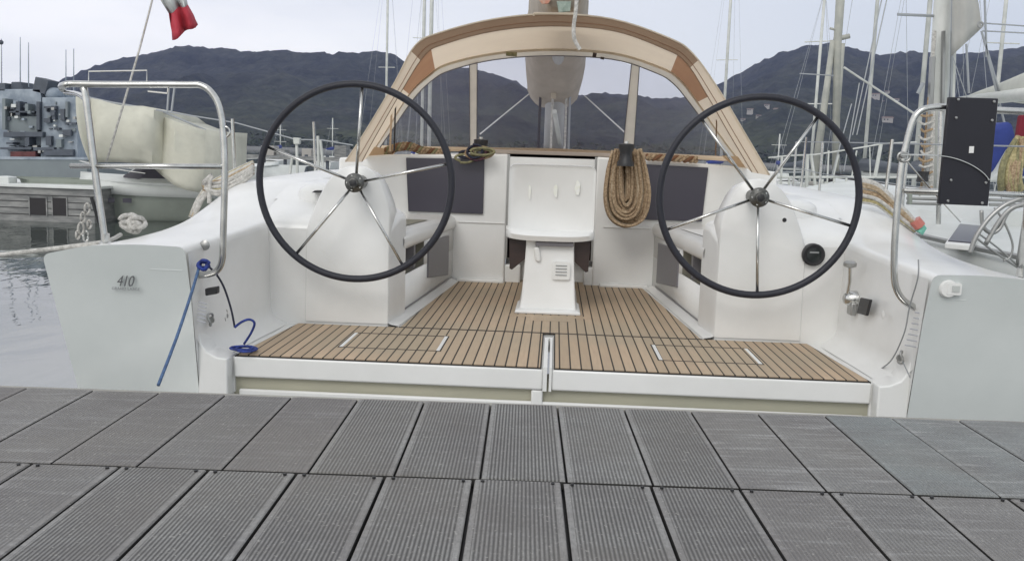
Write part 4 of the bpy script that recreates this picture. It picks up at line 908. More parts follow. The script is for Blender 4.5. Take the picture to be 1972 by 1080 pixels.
for i in range(46):
    x = rnd.uniform(4, 142); y = rnd.uniform(194, 292); w_ = rnd.uniform(2, 9); h_ = rnd.uniform(1.5, 7)
    pb('deck_fitting', x, y, x+w_, y+h_, D2+.25+rnd.uniform(0, .3), rnd.choice(['navydark', 'navydark', 'teal', 'navy', 'boatwhite']) if i % 5 else 'steeldull', .6, bevel=0)
for (x, y0, y1) in ((39, 72, 160), (55, 82, 168), (127, 96, 190), (142, 94, 188), (3, 75, 165)):
    obj('mast', MB().tube([P(x, y1, Y=D2+2), P(x, y0, Y=D2+2)], .035, 6, r2=.02), 'navy', ns)
obj('aerial_bar', MB().tube([P(-20, 165, Y=D2+2), P(30, 163, Y=D2+2)], .04, 6), 'navy', ns)
obj('masthead_lamp', MB().ell(P(2, 82, Y=D2+2), .12, .12, .12), 'navydark', ns)
# motor boat builder (local coords: bow +x)
def motorboat(name, label, loc, rz, Lh, bm_, hullm, group=None, sc=1., win=True, tall=False):
    t = thing(name, label, 'motor boat', loc, rz, group, local=True)
    secs = []
    for i in range(13):
        u = i/12; x = lerp(-Lh/2, Lh/2, u); hw = bm_/2*(1-max(0, (u-.45)/.55)**2.2) ; hw = max(hw, .02); fb = (1.0 if tall else .75)+(.1 if tall else .35)*u*u
        secs.append([Vector((x-.25*(1-k)*(u > .9), y_, z_)) for k, (y_, z_) in enumerate([(-hw, fb), (-hw*.98, fb-.08), (-hw*.8, .15), (-hw*.25, -.3), (0, -.35), (hw*.25, -.3), (hw*.8, .15), (hw*.98, fb-.08), (hw, fb)])])
    hu = obj('hull', MB().loft(secs, caps=True), hullm, t, ang=50)
    if tall:
        for s in (-1, 1):
            bd_ = []
            for i in range(13):
                u = i/12; x = lerp(-Lh/2, Lh/2, u)*1.01; hw = bm_/2*(1-max(0, (u-.45)/.55)**2.2)+.02; fb = 1.0+.1*u*u
                bd_.append([Vector((x, s*hw, fb)), Vector((x, s*(hw+.03), fb-.15)), Vector((x, s*hw*.995, fb-.34))])
            obj('topside_band', MB().loft(bd_), 'boatwhite', t, solid=.02)
    dk2 = []
    for i in range(13):
        u = i/12; x = lerp(-Lh/2, Lh/2, u); hw = bm_/2*(1-max(0, (u-.45)/.55)**2.2)+.03; fb = (1.01 if tall else .76)+(.1 if tall else .35)*u*u
        dk2.append([Vector((x, -hw, fb-.05)), Vector((x, -hw, fb)), Vector((x, -hw*.6, fb+.10)), Vector((x, 0, fb+.15)), Vector((x, hw*.6, fb+.10)), Vector((x, hw, fb)), Vector((x, hw, fb-.05))])
    obj('deck', MB().loft(dk2), 'boatwhite', t, solid=.02)
    cab = [[Vector((x, y_, z_)) for y_, z_ in ((-w_, .8), (-w_*.85, h_), (w_*.85, h_), (w_, .8))] for x, w_, h_ in ((-Lh*.25, bm_*.38, 1.55), (Lh*.02, bm_*.38, 1.6), (Lh*.22, bm_*.3, 1.05), (Lh*.32, bm_*.15, .98))]
    obj('cabin', MB().loft(cab, caps=True), 'boatwhite', t, bevel=.04)
    if win:
        obj('windscreen', MB().loft([[Vector((x, y_, z_)) for y_, z_ in ((-w_, zb), (-w_*.88, h_), (w_*.88, h_), (w_, zb))] for x, w_, zb, h_ in ((-Lh*.2, bm_*.375, 1.15, 1.5), (Lh*.03, bm_*.37, 1.15, 1.5), (Lh*.17, bm_*.32, 1.0, 1.2))]), 'smoke', t, smooth=False)
        for s in (-1, 1):
            for xx in (Lh*.1, Lh*.22): obj('porthole', MB().box(xx, xx+.22, s*bm_*.485-.02 if s < 0 else s*bm_*.47, s*bm_*.47 if s < 0 else s*bm_*.485+.02, .50, .62), 'smoke', t, smooth=False)
    railp = []
    for i in range(6, 13):
        u = i/12; x = lerp(-Lh/2, Lh/2, u); hw = bm_/2*(1-max(0, (u-.45)/.55)**2.2); railp.append(Vector((x, -hw*.92, 1.2+.35*u*u)))
    rp2 = railp+[Vector((p.x, -p.y, p.z)) for p in railp[::-1]]
    obj('bow_rail', MB().tube(rp2, .014, 6, smooth=3), 'steel', t)
    return t
motorboat('motor_cruiser', 'white motor boat with grey-green hull under the cream cover at the left', (P(285, 425, Z=SEA).x-.15, 25.4, SEA), R_(197), 3.5, 1.9, 'greenhull', win=True, tall=True)
# cream cover over it
cv = thing('boat_cover', 'big sagging cream cover draped on a frame over the motor boat at the left', 'boat cover', P(270, 370, Y=24.2))
tp_ = [(176, 190), (200, 197), (225, 203), (250, 205), (276, 205), (296, 212), (316, 226), (338, 235), (362, 243), (396, 252)]
bt_ = [(172, 314), (195, 312), (222, 312), (248, 313), (268, 315), (292, 320), (312, 338), (334, 356), (360, 366), (390, 372)]
secs = []
for k in range(11):
    u = k/10; secs.append([P(lerp(a[0], b[0], u), lerp(a[1], b[1], u), Y=23.5-.30*math.sin(math.pi*u)*(1 if i < 6 else .3)+(.35 if i in (6,) else 0)+.10*math.sin(i*2.3+u*5)) for i, (a, b) in enumerate(zip(tp_, bt_))])
back = [[Vector((p.x+.2, p.y+2.4, p.z-.1)) for p in secs[0]]]
obj('side_panel', MB().loft(back+secs), 'coverc', cv, solid=.02, ang=60)
obj('end_panel', MB().loft([[r_[-1] for r_ in secs], [r_[-1]+Vector((.3, 2.3, 0)) for r_ in secs]]), 'coverc', cv, solid=.02, ang=60)
fl_ = []
for k in range(9):
    u = k/8; bulge = math.sin(math.pi*u*.9)
    fl_.append([P(lerp(146, 176, u)-10*bulge*(1-j/5)+j*(32-22*u)/5, lerp(186, 312, u)+j, Y=23.3+.35*(j/5)-.2*bulge) for j in range(6)])
obj('end_flap', MB().loft(fl_), 'coverc', cv, solid=.02, ang=60)
for pts in (([(160, 186), (215, 198), (310, 214), (395, 250), (395, 368)]), ([(322, 218), (326, 160)]), ([(330, 218), (336, 170)])):
    obj('frame_tube', MB().tube(PP(pts, Y=23.9), .03, 6), 'wire', cv)
# lifelines of the left neighbour: rail with posts at 12 m
lf = thing('guard_rail', 'grey wire guard rail on thin posts crossing behind the left steering wheel', 'guard rail', P(560, 320, Y=14))
obj('wire', MB().tube([P(x, y, Y=14) for x, y in ((300, 212), (400, 228), (455, 237), (520, 255), (570, 269), (620, 270), (680, 280))], .010, 6), 'wire', lf)
for (a, b) in (((571, 268), (573, 345)), ((563, 300), (557, 345)), ((617, 270), (623, 330)), ((612, 262), (614, 330))):
    obj('post', MB().tube([P(*a, Y=14), P(*b, Y=14)], .022, 6), 'alupale', lf)
obj('post_box', MB().prism(PP([(564, 265), (577, 266), (576, 278), (565, 278)], Y=13.95), (0, .1, 0)), 'alupale', lf, bevel=.01)
# small launches behind rope, between the wheels
motorboat('motor_cruiser', 'small white launch with a black windscreen behind the coaming ropes', (P(445, 352, Z=SEA).x, 52, SEA), R_(15), 5.5, 2.4, 'boatwhite', group=None)
# far jetty
jt = thing('far_jetty', 'long dark jetty on piles across the harbour', 'jetty', (P(620, 330, Y=75).x, 75, SEA))
x0 = P(385, 330, Y=75).x; x1 = P(1000, 330, Y=75).x
obj('deck', MB().box(x0, x1, 75, 77, .45, .75), 'quay', jt)
for i in range(16):
    x = lerp(x0, x1, i/15); obj('pile', MB().tube([(x, 75.3, SEA-1), (x, 75.3, .9)], .14, 8), 'navydark', jt)
for i, (px, w_, h_) in enumerate(((515, 22, 1.3), (540, 14, .9), (590, 16, 1.1), (655, 20, 1.6), (420, 26, 1.8))):
    p = P(px, 320, Y=78); mb = MB().box(p.x-w_*.025, p.x+w_*.025, 78, 79.5, .6, .6+h_*.7)
    tag(obj('harbour_hut', mb, 'quay' if i % 2 else 'house', bevel=.03), ['pale hut at the left end of the jetty row', 'low grey hut beside the pale hut on the jetty', 'small pale cabin right of the antenna post', 'grey hut next to the spray hood foot', 'larger pale shed behind the coaming ropes'][i], 'hut', 'huts along the far jetty')
# far sailing boats ---- generic builder, bow +x
def sailboat(label, loc, rz, Lh=9, mast_h=11, mr=.06, lean=0, group='sailing boats moored across the harbour', full=True, mm='alupale', cover='bluecloth', boomz=1.9):
    t = thing('moored_sailboat', label, 'sailing boat', loc, rz, group, local=True)
    secs = []; bmw = Lh*.31
    def hwf(u): return max(.03, bmw/2*(math.sin(math.pi*min(1, .22+u*.78))**.7))
    for i in range(13):
        u = i/12; x = lerp(-Lh/2, Lh/2, u); hw = hwf(u); fb = .85+.25*u
        secs.append([Vector((x, y_, z_)) for y_, z_ in ((-hw, fb), (-hw*.97, fb-.3), (-hw*.7, -.1), (0, -.4), (hw*.7, -.1), (hw*.97, fb-.3), (hw, fb))])
    hu = obj('hull', MB().loft(secs, caps=True), 'boatwhite', t, ang=60)
    dk2 = [[Vector((lerp(-Lh/2, Lh/2, i/12), s_*hwf(i/12), .85+.25*i/12+dz)) for s_, dz in ((-1.01, -.04), (-1.01, .03), (-.6, .06), (0, .09), (.6, .06), (1.01, .03), (1.01, -.04))] for i in range(13)]
    obj('deck', MB().loft(dk2), 'nonskid', t)
    cb = [[Vector((x, s_*w_, z_)) for s_, z_ in ((-1, .9), (-.86, h_), (.86, h_), (1, .9))] for x, w_, h_ in ((-Lh*.14, bmw*.33, 1.38), (Lh*.05, bmw*.32, 1.38), (Lh*.2, bmw*.22, 1.25), (Lh*.26, bmw*.12, 1.08))]
    ca_ = obj('cabin', MB().loft(cb, caps=True), 'boatwhite', t, bevel=.03)
    for s in (-1, 1):
        obj('cabin_window', MB().prism([(-Lh*.1, s*bmw*.318, 1.06), (Lh*.1, s*bmw*.292, 1.06), (Lh*.1, s*bmw*.28, 1.2), (-Lh*.1, s*bmw*.3, 1.24)], (0, s*.02, 0)), 'smoke', ca_, smooth=False)
    mt_ = obj('mast', MB().tube([(Lh*.08, 0, 1.0), (Lh*.08+lean*mast_h, 0, 1.0+mast_h)], mr, 10), mm, t, ang=180)
    for z in (.45, .75):
        obj('spreader', MB().tube([(Lh*.08+lean*mast_h*z, -.55, 1+mast_h*z), (Lh*.08+lean*mast_h*z, .55, 1+mast_h*z)], .02, 6), mm, mt_)
    bo_ = obj('boom', MB().tube([(Lh*.08, 0, boomz), (-Lh*.34, 0, boomz+.05)], .045, 8), mm, t, ang=180)
    obj('sail_cover', MB().tube([(Lh*.08, 0, boomz+.22), (-Lh*.1, 0, boomz+.16), (-Lh*.33, 0, boomz+.1)], .17, 10, r2=.07), cover, bo_, ang=180)
    top = Vector((Lh*.08+lean*mast_h, 0, 1+mast_h))
    for nm, e in (('forestay', (Lh*.49, 0, 1.1)), ('backstay', (-Lh*.49, 0, .9)), ('shroud', (Lh*.06, bmw*.46, 1)), ('shroud', (Lh*.06, -bmw*.46, 1))):
        obj(nm, MB().tube([top, e], .0055, 5), 'wire', t)
    if full:
        for s in (-1, 1):
            ln = []
            for i in range(6):
                u = .06+i*.165; x = lerp(-Lh/2, Lh/2, u); b = Vector((x, s*hwf(u)*.94, .86+.25*u)); e = b+Vector((0, 0, .6)); ln.append(e)
                obj('stanchion', MB().tube([b, e], .014, 6), 'alupale', t)
            obj('lifeline', MB().tube(ln, .007, 5), 'wire', t); obj('lower_lifeline', MB().tube([p-Vector((0, 0, .28)) for p in ln], .006, 5), 'wire', t)
    return t
def at_mast(px, Y, rz, Lh):   # boat origin so that its mast stands at pixel column px
    p = P(px, 330, Y=Y); return (p.x-Lh*.08*math.cos(rz), p.y-Lh*.08*math.sin(rz), SEA)
for (px, Y, rz, Lh, mh_, mr, lean, lb, cov) in (
    (742, 60, 80, 9, 14, .075, 0, 'sailing boat whose lone thin mast rises left of the spray hood', 'bluecloth'),
    (811, 48, 95, 9.5, 15, .085, 0, 'sailing boat with the left mast of the close pair over the spray hood shoulder', 'coverc'),
    (825, 52, 85, 9.5, 16, .11, 0, 'sailing boat with the thicker right mast of the close pair over the hood shoulder', 'bluecloth'),
    (1387, 50, 70, 9, 14, .075, 0, 'sailing boat whose thin mast rises right of the spray hood', 'bluecloth'),
    (1663, 24, 100, 8.5, 12, .045, .0, 'sailing boat with a slim pale mast right of the right steering wheel', 'navydark'),
    (1762, 26, 88, 9.5, 13, .062, 0, 'sailing boat with a grey mast and cross spreader left of the board', 'navydark'),
    (1560, 33, 60, 8.5, 7.0, .05, .03, 'small sailing boat with a short mast seen through the right wheel', 'navydark'),
    (1905, 30, 95, 9, 11, .06, 0, 'sailing boat far right partly behind the black board', 'bluecloth'),
    ):
    sailboat(lb, at_mast(px, Y, R_(rz), Lh), R_(rz), Lh, mh_, mr, lean, cover=cov)
# gaff mast pair at 1600-1630 (tripod like old wooden boat)
gb = sailboat('old sailing boat with a heavy cream mast and two leaning spars inside the right wheel', at_mast(1606, 20, R_(100), 9.0), R_(100), 9.0, .6, .05, 0, mm='alupale', cover='dark', boomz=1.55)
for pts, r_a, r_b, nm in (([(1609, 330), (1613, 80), (1622, -60)], .07, .095, 'main_mast'), ([(1568, 345), (1588, 200), (1604, 78)], .085, .055, 'leaning_spar'), ([(1611, 240), (1622, 84)], .06, .055, 'second_spar'), ([(1608, 76), (1636, 70)], .05, .05, 'cross_tree'), ([(1598, 55), (1610, 58)], .025, .025, 'cross_tree')):
    pts3 = PP(pts, Y=20); L_ = gb.matrix_basis.inverted() if False else (Matrix.Translation(gb.location) @ Matrix.Rotation(gb.rotation_euler.z, 4, 'Z')).inverted()
    obj(nm, MB().tube([L_ @ p for p in pts3], r_a, 10, r2=r_b), 'oldmast', gb, ang=180)
mbs = MB()
for a, b in (((1702, -20), (1642, 260)), ((1712, -20), (1650, 260)), ((1625, 130), (1765, 222)), ((1655, 160), (1625, 330)), ((1540, 142), (1606, 146)), ((1640, 200), (1600, 345))):
    L_ = (Matrix.Translation(gb.location) @ Matrix.Rotation(gb.rotation_euler.z, 4, 'Z')).inverted()
    obj('stay', MB().tube([L_ @ P(*a, Y=19.5), L_ @ P(*b, Y=19.5)], .012 if a[0] != 1625 else .022, 6), 'wire' if a[0] != 1625 else 'alupale', gb)
# far masts without visible hulls -> low hulls far away
for (px, Y, mh_, lb) in ((1497, 70, 3.2, 'distant dinghy-like sailboat left in the right wheel'), (540, 85, 3.5, 'distant tiny sailboat with bare mast above the left jetty'), (640, 90, 4.0, 'distant tiny sailboat at the hood foot')):
    sailboat(lb, at_mast(px, Y, R_(90), 6), R_(90), 6, mh_, .05, 0, full=False)
# ================================================================== RIGHT NEIGHBOUR YACHT
nb = thing('neighbour_yacht', 'white sailing yacht moored alongside on the right with open deck and tall mast', 'sailing yacht', (5.0, 9, SEA))
secs = []
NBT = [(4.6, 2.75, 6.6), (6, 2.55, 6.8), (8, 2.45, 6.9), (10, 2.55, 6.8), (12, 2.9, 6.4), (14, 3.6, 5.8), (16, 4.6, 4.8)]
for y, xa, xb in NBT:
    z = .93+.02*(y-4.6)
    secs.append([Vector((x, y, zz)) for x, zz in fillet([(xa+.35, SEA-.2), (xa, z-.1), (xa+.08, z), (lerp(xa, xb, .25), z+.04), (lerp(xa, xb, .5), z+.08), (lerp(xa, xb, .75), z+.04), (xb, z), (xb-.35, SEA-.2)], [0, .1, .06, .2, .3, .2, .1, 0], 3)])
nh = obj('hull', MB().loft(secs, caps=True), 'boatwhite', nb, ang=50)
cbn = [[Vector((x, y, zz)) for x, zz in fillet([(4.65-w_, 1.0), (4.65-w_*.93, z), (4.65+w_*.93, z), (4.65+w_, 1.0)], [0, .08, .08, 0], 3)] for y, w_, z in ((7.4, 1.25, 1.14), (9, 1.2, 1.20), (11, .95, 1.20), (12.6, .5, 1.12))]
obj('coachroof', MB().loft(cbn, caps=True), 'boatwhite', nb)
hq = [P(x, y, Z=1.025) for x, y in ((1826, 460), (1874, 464), (1891, 431), (1849, 428))]
ht = obj('deck_hatch', MB().prism([v+Vector((0, 0, -.03)) for v in hq], (0, 0, .022)), 'smoke', nb, bevel=.004)
ce = sum(hq, Vector())/4
obj('hatch_frame', MB().prism([ce+(v-ce)*1.14+Vector((0, 0, -.05)) for v in hq], (0, 0, .034)), 'white', ht, bevel=.006)
pts = PP([(1700, 447), (1770, 466), (1840, 482), (1920, 512), (1972, 540)], Z=.97)
obj('toe_rail', MB().tube([Vector((NBT[0][1]+.05, 4.6, .95)), Vector((2.6, 6, .97)), Vector((2.5, 8, 1.01)), Vector((2.6, 10, 1.05)), Vector((2.95, 12, 1.09))], .018, 6, smooth=4), 'steeldull', nh)
lnp = []
for y, x in ((5.2, 2.75), (7.0, 2.55), (9.2, 2.55), (11.4, 2.85)):
    b = Vector((x, y, .95+.02*(y-4.6))); e = b+Vector((0, 0, .62)); lnp.append(e); obj('stanchion', MB().tube([b, e], .013, 8), 'steel', nb)
obj('lifeline', MB().tube(lnp, .005, 6), 'wire', nb); obj('lower_lifeline', MB().tube([p-Vector((0, 0, .3)) for p in lnp], .004, 6), 'wire', nb)
MY = 9.6
m0 = PP([(1798, 395), (1806, 200), (1824, -80)], Y=MY)
mst = obj('mast', MB().tube(m0, .095, 16), 'alupale', nb, ang=180)
for (a, b, r_, mm) in (((1828, 395), (1836, -60), .016, 'wire'), ((1832, 300), (1842, -60), .02, 'alupale'), ((1776, 395), (1800, 60), .018, 'whiterope'), ((1782, 395), (1796, 110), .03, 'steeldull'), ((1790, 395), (1795, 215), .035, 'whiterope'), ((1772, 390), (1790, 170), .012, 'tanrope'), ((1768, 180), (1778, 160), .02, 'wire'), ((1812, 390), (1817, 60), .02, 'steeldull')):
    obj('halyard', MB().tube([P(*a, Y=MY-.15), P(*b, Y=MY-.15)], r_, 6), mm, mst)
for k in range(12):
    y = 220+k*14; obj('rope_turn', MB().tube(PP([(1772+rr.uniform(-3, 3), y), (1780, y+rr.uniform(4, 8)), (1796, y+rr.uniform(-2, 3))], Y=MY-.2), .012, 6, smooth=3), 'whiterope' if k % 2 else 'tanrope', mst)
obj('mast_winch', MB().lathe(P(1776, 350, Y=MY-.2), (0, 0, 1), [(.06, 0), (.05, .05), (.06, .1)], seg=14), 'rubber', mst)
obj('spreader', MB().tube([P(1728, 28, Y=MY), P(1815, 32, Y=MY)], .014, 6), 'wire', mst)
# boom with white cover coming towards us
bmn = obj('boom', MB().tube([P(1850, 196, Y=9.4), P(2080, 170, Y=6.2)], .05, 10), 'alupale', nb, ang=180)
sc_ = []
for t_, (x, yt, yb, Yd) in enumerate(((1850, 190, 194, 9.4), (1880, 177, 193, 9.0), (1915, 164, 194, 8.5), (1945, 151, 196, 8.0), (1972, 139, 200, 7.6), (2020, 125, 203, 7.2), (2090, 112, 205, 6.5))):
    a = P(x, yt, Y=Yd); b = P(x, yb, Y=Yd); c = (a+b)/2; h = (a.z-b.z)/2
    sc_.append([c+Vector((h*.35*math.cos(q), 0, h*math.sin(q))) for q in [2*math.pi*k/16 for k in range(16)]])
sc_.append([c+Vector((h*.3*math.cos(q), -.5, h*.8*math.sin(q))) for q in [2*math.pi*k/16 for k in range(16)]]); sc_.append([c+Vector((h*.1*math.cos(q), -.75, h*.35*math.sin(q))) for q in [2*math.pi*k/16 for k in range(16)]])
obj('sail_cover', MB().loft(sc_, closed=True, caps=True), mat('white_sail_cloth', (.60, .61, .55), rough=.8, n_scale=3, col2=(.50, .51, .47)), bmn, ang=180)
# furled foresail hanging beside the mast
sl_ = []
for k in range(8):
    u = k/7; row_ = []
    for j in range(8):
        v_ = j/7; xr = lerp(1868, 1893, u) if u < .8 else lerp(1888, 1890, (u-.8)/.2); yr = lerp(-80, 55, u)
        xl = lerp(1836, 1832, u); yl = lerp(-80, 108, u); row_.append(P(lerp(xl, xr, v_), lerp(yl, yr, v_), Y=MY-.4+.05*math.sin(v_*7+u*2)))
    sl_.append(row_)
obj('loose_sail', MB().loft(sl_), mat('grey_white_sail', (.47, .47, .44), rough=.85, n_scale=4, col2=(.40, .40, .38)), nb, solid=.006, ang=180)
for (a, b, r_) in (((1895, -40), (1900, 110), .010), ((1890, 60), (1928, 190), .010), ((1900, 100), (1975, 400), .010), ((1893, 45), (2010, 53), .006), ((1893, 60), (2010, 66), .006), ((1861, 85), (1866, 180), .010), ((1835, 110), (1990, 560), .004)):
    obj('stay', MB().tube([P(*a, Y=8.2), P(*b, Y=8.2)], r_, 6), 'wire', nb)
obj('clew_ring', MB().tube([P(1888+5*math.cos(q), 48+5*math.sin(q), Y=8.9) for q in [2*math.pi*k/10 for k in range(10)]], .01, 6, closed=True), 'steeldull', nb)
# boom gallows post
obj('pole', MB().tube(PP([(1806, 470), (1808, 393), (1812, 215)], Y=7.6), .02, 8), 'steel', nb)
rope('neighbour_rope_coil', PP([(1868, 488), (1880, 455), (1905, 420), (1935, 395), (1972, 380)], Y=5.0), .013, 'steeldull', 'grey hose arching over the neighbouring deck at the right edge', 'hose')
t = thing('tubing_bundle', 'bundle of grey bent tubes and lines over the neighbouring deck at the right edge', 'tubing', P(1930, 500, Y=5.1))
for pts, r_ in (([(1890, 405), (1893, 435), (1908, 448), (1925, 440), (1945, 405), (1990, 385)], .011), ([(1898, 470), (1925, 425), (1950, 400), (1985, 392)], .013), ([(1915, 400), (1935, 430), (1950, 470), (1945, 495), (1932, 502)], .006), ([(1880, 458), (1915, 485), (1960, 515)], .006), ([(1885, 450), (1925, 480), (1970, 520)], .005), ([(1978, 395), (1960, 510)], .012)):
    obj('tube', MB().tube(PP(pts, Y=5.1), r_, 8, smooth=5), 'steeldull', t, ang=180)
t = thing('blue_sail_bundle', 'blue and white cloth folded behind the black board at the right edge', 'cloth', P(1925, 370, Y=7))
obj('blue_panel', MB().prism(PP([(1905, 245), (1950, 232), (1960, 262), (1925, 330), (1898, 345)], Y=7), (0, .25, 0)), 'bluecloth', t, bevel=.04)
obj('white_panel', MB().prism(PP([(1925, 330), (1952, 285), (1958, 300), (1932, 350), (1900, 352)], Y=6.9), (0, .2, 0)), 'flagwhite', t, bevel=.04)
tag(obj('red_flag', MB().prism(PP([(1966, 222), (2010, 218), (2005, 280), (1958, 274)], Y=6.5), (0, .05, 0)), 'redcloth', bevel=.01), 'dark red cloth hanging at the right edge beyond the rail', 'flag')
t = thing('olive_rope_hank', 'thick hank of olive and tan rope hanging at the right edge beyond the board', 'rope coil', P(1950, 370, Y=6.2))
for i in range(16):
    xx = rr.uniform(-20, 20); obj('strand', MB().tube([P(1962+xx*.4, 262+rr.uniform(0, 14), Y=6.2+rr.uniform(-.06, .06)), P(1950+xx, 310, Y=6.15), P(1945+xx*1.1, 345, Y=6.15), P(1948+xx*1.2, 368+rr.uniform(-4, 6), Y=6.2)], .016, 7, smooth=4), ['oliverope', 'tanrope', 'yellowrope'][i % 3], t, ang=180)
# neighbour's aft rail clutter
t = thing('boarding_ladder', 'folded steel ladder rails on the neighbouring yacht beyond the right rail', 'ladder', P(1790, 390, Y=6.6))
for pts in ([(1746, 372), (1810, 374)], [(1746, 382), (1810, 384)], [(1746, 391), (1812, 393)], [(1905, 385), (2000, 388)], [(1905, 394), (2000, 396)]):
    obj('rung', MB().tube(PP(pts, Y=6.6), .011, 8), 'steeldull', t)
obj('fixing', MB().prism(PP([(1750, 372), (1757, 372), (1757, 394), (1750, 394)], Y=6.55), (0, .03, 0)), 'greenhull', t)
# marina clutter seen through the right wheel: walkway with posts and rails at 15 m
wk = thing('walkway_railing', 'pale railing with many posts on the walkway seen through the right wheel', 'railing', P(1580, 372, Y=15))
obj('top_wire', MB().tube(PP([(1480, 304), (1520, 300), (1570, 298), (1610, 292), (1660, 284), (1700, 277), (1765, 274)], Y=15), .012, 6), 'alupale', wk)
obj('middle_rail', MB().tube(PP([(1486, 342), (1620, 341), (1768, 342)], Y=15), .020, 6), 'alupale', wk)
obj('lower_rail', MB().tube(PP([(1490, 332), (1545, 332)], Y=15), .012, 6), 'wire', wk)
for (a, b, r_) in (((1506, 300), (1503, 370), .02), ((1555, 298), (1553, 374), .03), ((1562, 299), (1572, 372), .025), ((1596, 290), (1592, 374), .014), ((1697, 276), (1685, 342), .03), ((1607, 341), (1604, 376), .02), ((1583, 345), (1580, 374), .03), ((1590, 350), (1588, 376), .02), ((1630, 340), (1629, 374), .02), ((1520, 343), (1519, 368), .018), ((1527, 345), (1527, 372), .022), ((1615, 298), (1605, 340), .014), ((1650, 290), (1640, 342), .012), ((1675, 284), (1676, 342), .010), ((1484, 340), (1482, 362), .03), ((1493, 345), (1491, 370), .02)):
    obj('post', MB().tube([P(*a, Y=15), P(*b, Y=15)], r_, 6), 'alupale', wk)
for (x, y, w_, h_, m_) in ((1540, 352, 12, 12, 'boatwhite'), (1512, 356, 8, 8, 'navydark'), (1565, 350, 10, 8, 'house'), (1618, 352, 14, 10, 'greenhull'), (1640, 358, 10, 8, 'boatwhite'), (1655, 354, 8, 14, 'navydark')):
    obj('deck_box', MB().prism(PP([(x, y+h_), (x+w_, y+h_), (x+w_, y), (x, y)], Y=15.5), (0, .3, 0)), m_, wk, bevel=.01)
x0, x1 = P(1440, 380, Y=15).x, P(2300, 380, Y=15).x
obj('walkway_deck', MB().box(x0, x1, 14.8, 16.4, .66, .80), 'quay', wk, bevel=.02)
obj('walkway_skirt', MB().box(x0, x1, 15.0, 16.2, SEA, .66), 'navydark', wk, smooth=False)
# far right shore: low quay and trees
sh = struct(obj('far_shore', MB().box(-900, 900, 560, 700, SEA-1, 1.2), 'quay', smooth=False))
mbt = MB(); rt_ = random.Random(9)
for i in range(2600):
    px = rt_.uniform(-100, 2100); Yt = rt_.uniform(575, 690); c = P(px, 320, Y=Yt); hgt = rt_.uniform(3, 11)*(1+.5*fbm(px*.01, 1)); c.z = 1.2+hgt*rt_.uniform(.15, 1)
    q = [c+Vector((rt_.uniform(-2.6, 2.6), rt_.uniform(-2.6, 2.6), rt_.uniform(-1.8, 1.8))) for _ in range(4)]
    mbt.add(q, [(0, 1, 2), (0, 1, 3), (1, 2, 3), (0, 2, 3)])
tr_ = obj('shore_woodland', mbt, 'tree', smooth=False); struct(tr_, 'stuff')
# ================================================================== LIGHT, SKY, CAMERA
sun_el, sun_az = R_(40), R_(197)      # behind and left of the camera
wd = bpy.data.worlds.new('World'); bpy.context.scene.world = wd; wd.use_nodes = True
N = wd.node_tree.nodes; L = wd.node_tree.links; bg = N['Background']
sky = N.new('ShaderNodeTexSky'); sky.sky_type = 'NISHITA'; sky.sun_disc = False; sky.sun_elevation = sun_el; sky.sun_rotation = sun_az; sky.dust_density = 3
tc = N.new('ShaderNodeTexCoord'); sp = N.new('ShaderNodeSeparateXYZ'); L.new(tc.outputs['Generated'], sp.inputs[0])
mp = N.new('ShaderNodeMapping'); mp.inputs['Scale'].default_value = (1.3, 1.3, 5); L.new(tc.outputs['Generated'], mp.inputs[0])
n = N.new('ShaderNodeTexNoise'); n.inputs['Scale'].default_value = 2.6; n.inputs['Detail'].default_value = 6; n.inputs['Roughness'].default_value = .5; L.new(mp.outputs[0], n.inputs[0])
skm = N.new('ShaderNodeVectorMath'); skm.operation = 'SCALE'; skm.inputs['Scale'].default_value = .10; L.new(sky.outputs[0], skm.inputs[0])
side = N.new('ShaderNodeMapRange'); side.inputs[1].default_value = -.30; side.inputs[2].default_value = .45; L.new(sp.outputs[0], side.inputs[0])
cl = mixc(N, L, side.outputs[0], (1.38, 1.37, 1.35), (.76, .83, .88))
nr = N.new('ShaderNodeMapRange'); nr.inputs[1].default_value = .35; nr.inputs[2].default_value = .7; L.new(n.outputs[0], nr.inputs[0])
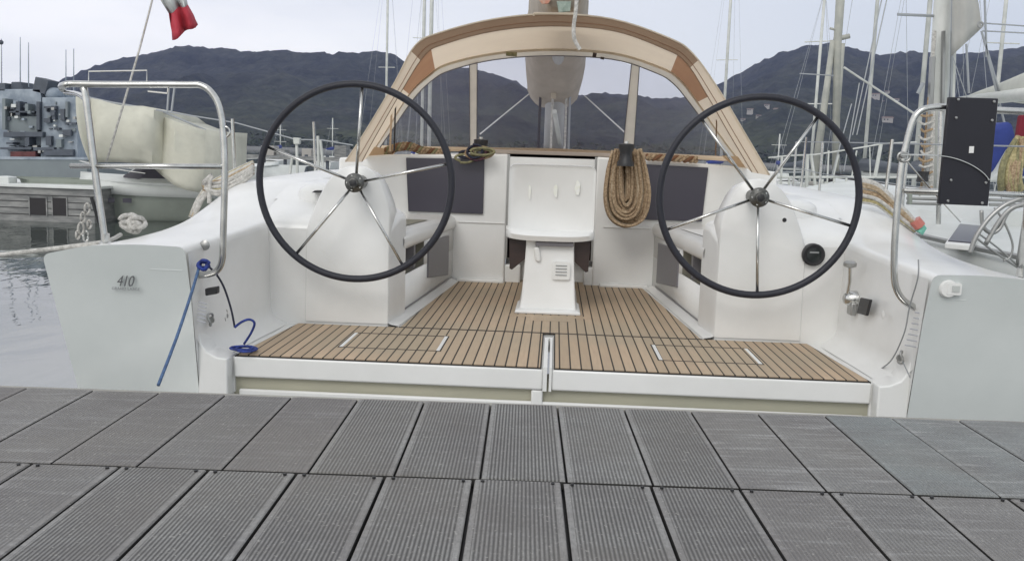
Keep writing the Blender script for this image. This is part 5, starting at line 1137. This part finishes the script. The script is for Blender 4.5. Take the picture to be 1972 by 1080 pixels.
cl2 = mixc(N, L, math_n(N, L, 'MULTIPLY', nr.outputs[0], .65), cl, (.93, .97, 1.01))
zen = N.new('ShaderNodeMapRange'); zen.inputs[1].default_value = .15; zen.inputs[2].default_value = .9; L.new(sp.outputs[2], zen.inputs[0])
cl3 = mixc(N, L, zen.outputs[0], cl2, (.90, .92, .95))
fin = mixc(N, L, .90, skm.outputs[0], cl3)
L.new(fin, bg.inputs[0]); bg.inputs[1].default_value = 1.0
sun = bpy.data.lights.new('sun', 'SUN'); sun.energy = .9; sun.angle = R_(25); sun.color = (1, .98, .94)
so = bpy.data.objects.new('sun', sun); C.objects.link(so)
dv = Vector((math.sin(sun_az)*math.cos(sun_el), math.cos(sun_az)*math.cos(sun_el), math.sin(sun_el)))
so.rotation_euler = dv.to_track_quat('Z', 'Y').to_euler(); so.location = (0, -5, 20)
# haze
HAZE = 1
if HAZE:
    hz = obj('haze', MB().box(-3000, 3000, -50, 2600, SEA-8, 420), 'white', smooth=False); struct(hz, 'stuff')
    m = bpy.data.materials.new('haze_air'); m.use_nodes = True; nt = m.node_tree; nt.nodes.remove(nt.nodes['Principled BSDF'])
    pv = nt.nodes.new('ShaderNodeVolumePrincipled'); pv.inputs['Density'].default_value = .00015; pv.inputs['Color'].default_value = (.52, .60, 1.0, 1); pv.inputs['Anisotropy'].default_value = .2
    nt.links.new(pv.outputs[0], nt.nodes['Material Output'].inputs['Volume']); hz.data.materials.clear(); hz.data.materials.append(m)
cam = bpy.data.cameras.new('camera'); co = bpy.data.objects.new('camera', cam); C.objects.link(co)
cam.sensor_width = 36; cam.lens = F*36/1972; cam.clip_end = 9000; cam.clip_start = .05
co.matrix_world = Matrix(((RT.x, UP.x, -FW.x, CAM.x), (RT.y, UP.y, -FW.y, CAM.y), (RT.z, UP.z, -FW.z, CAM.z), (0, 0, 0, 1)))
S = bpy.context.scene; S.camera = co
S.view_settings.view_transform = 'Standard'; S.view_settings.look = 'None'; S.view_settings.exposure = 0; S.view_settings.gamma = 1
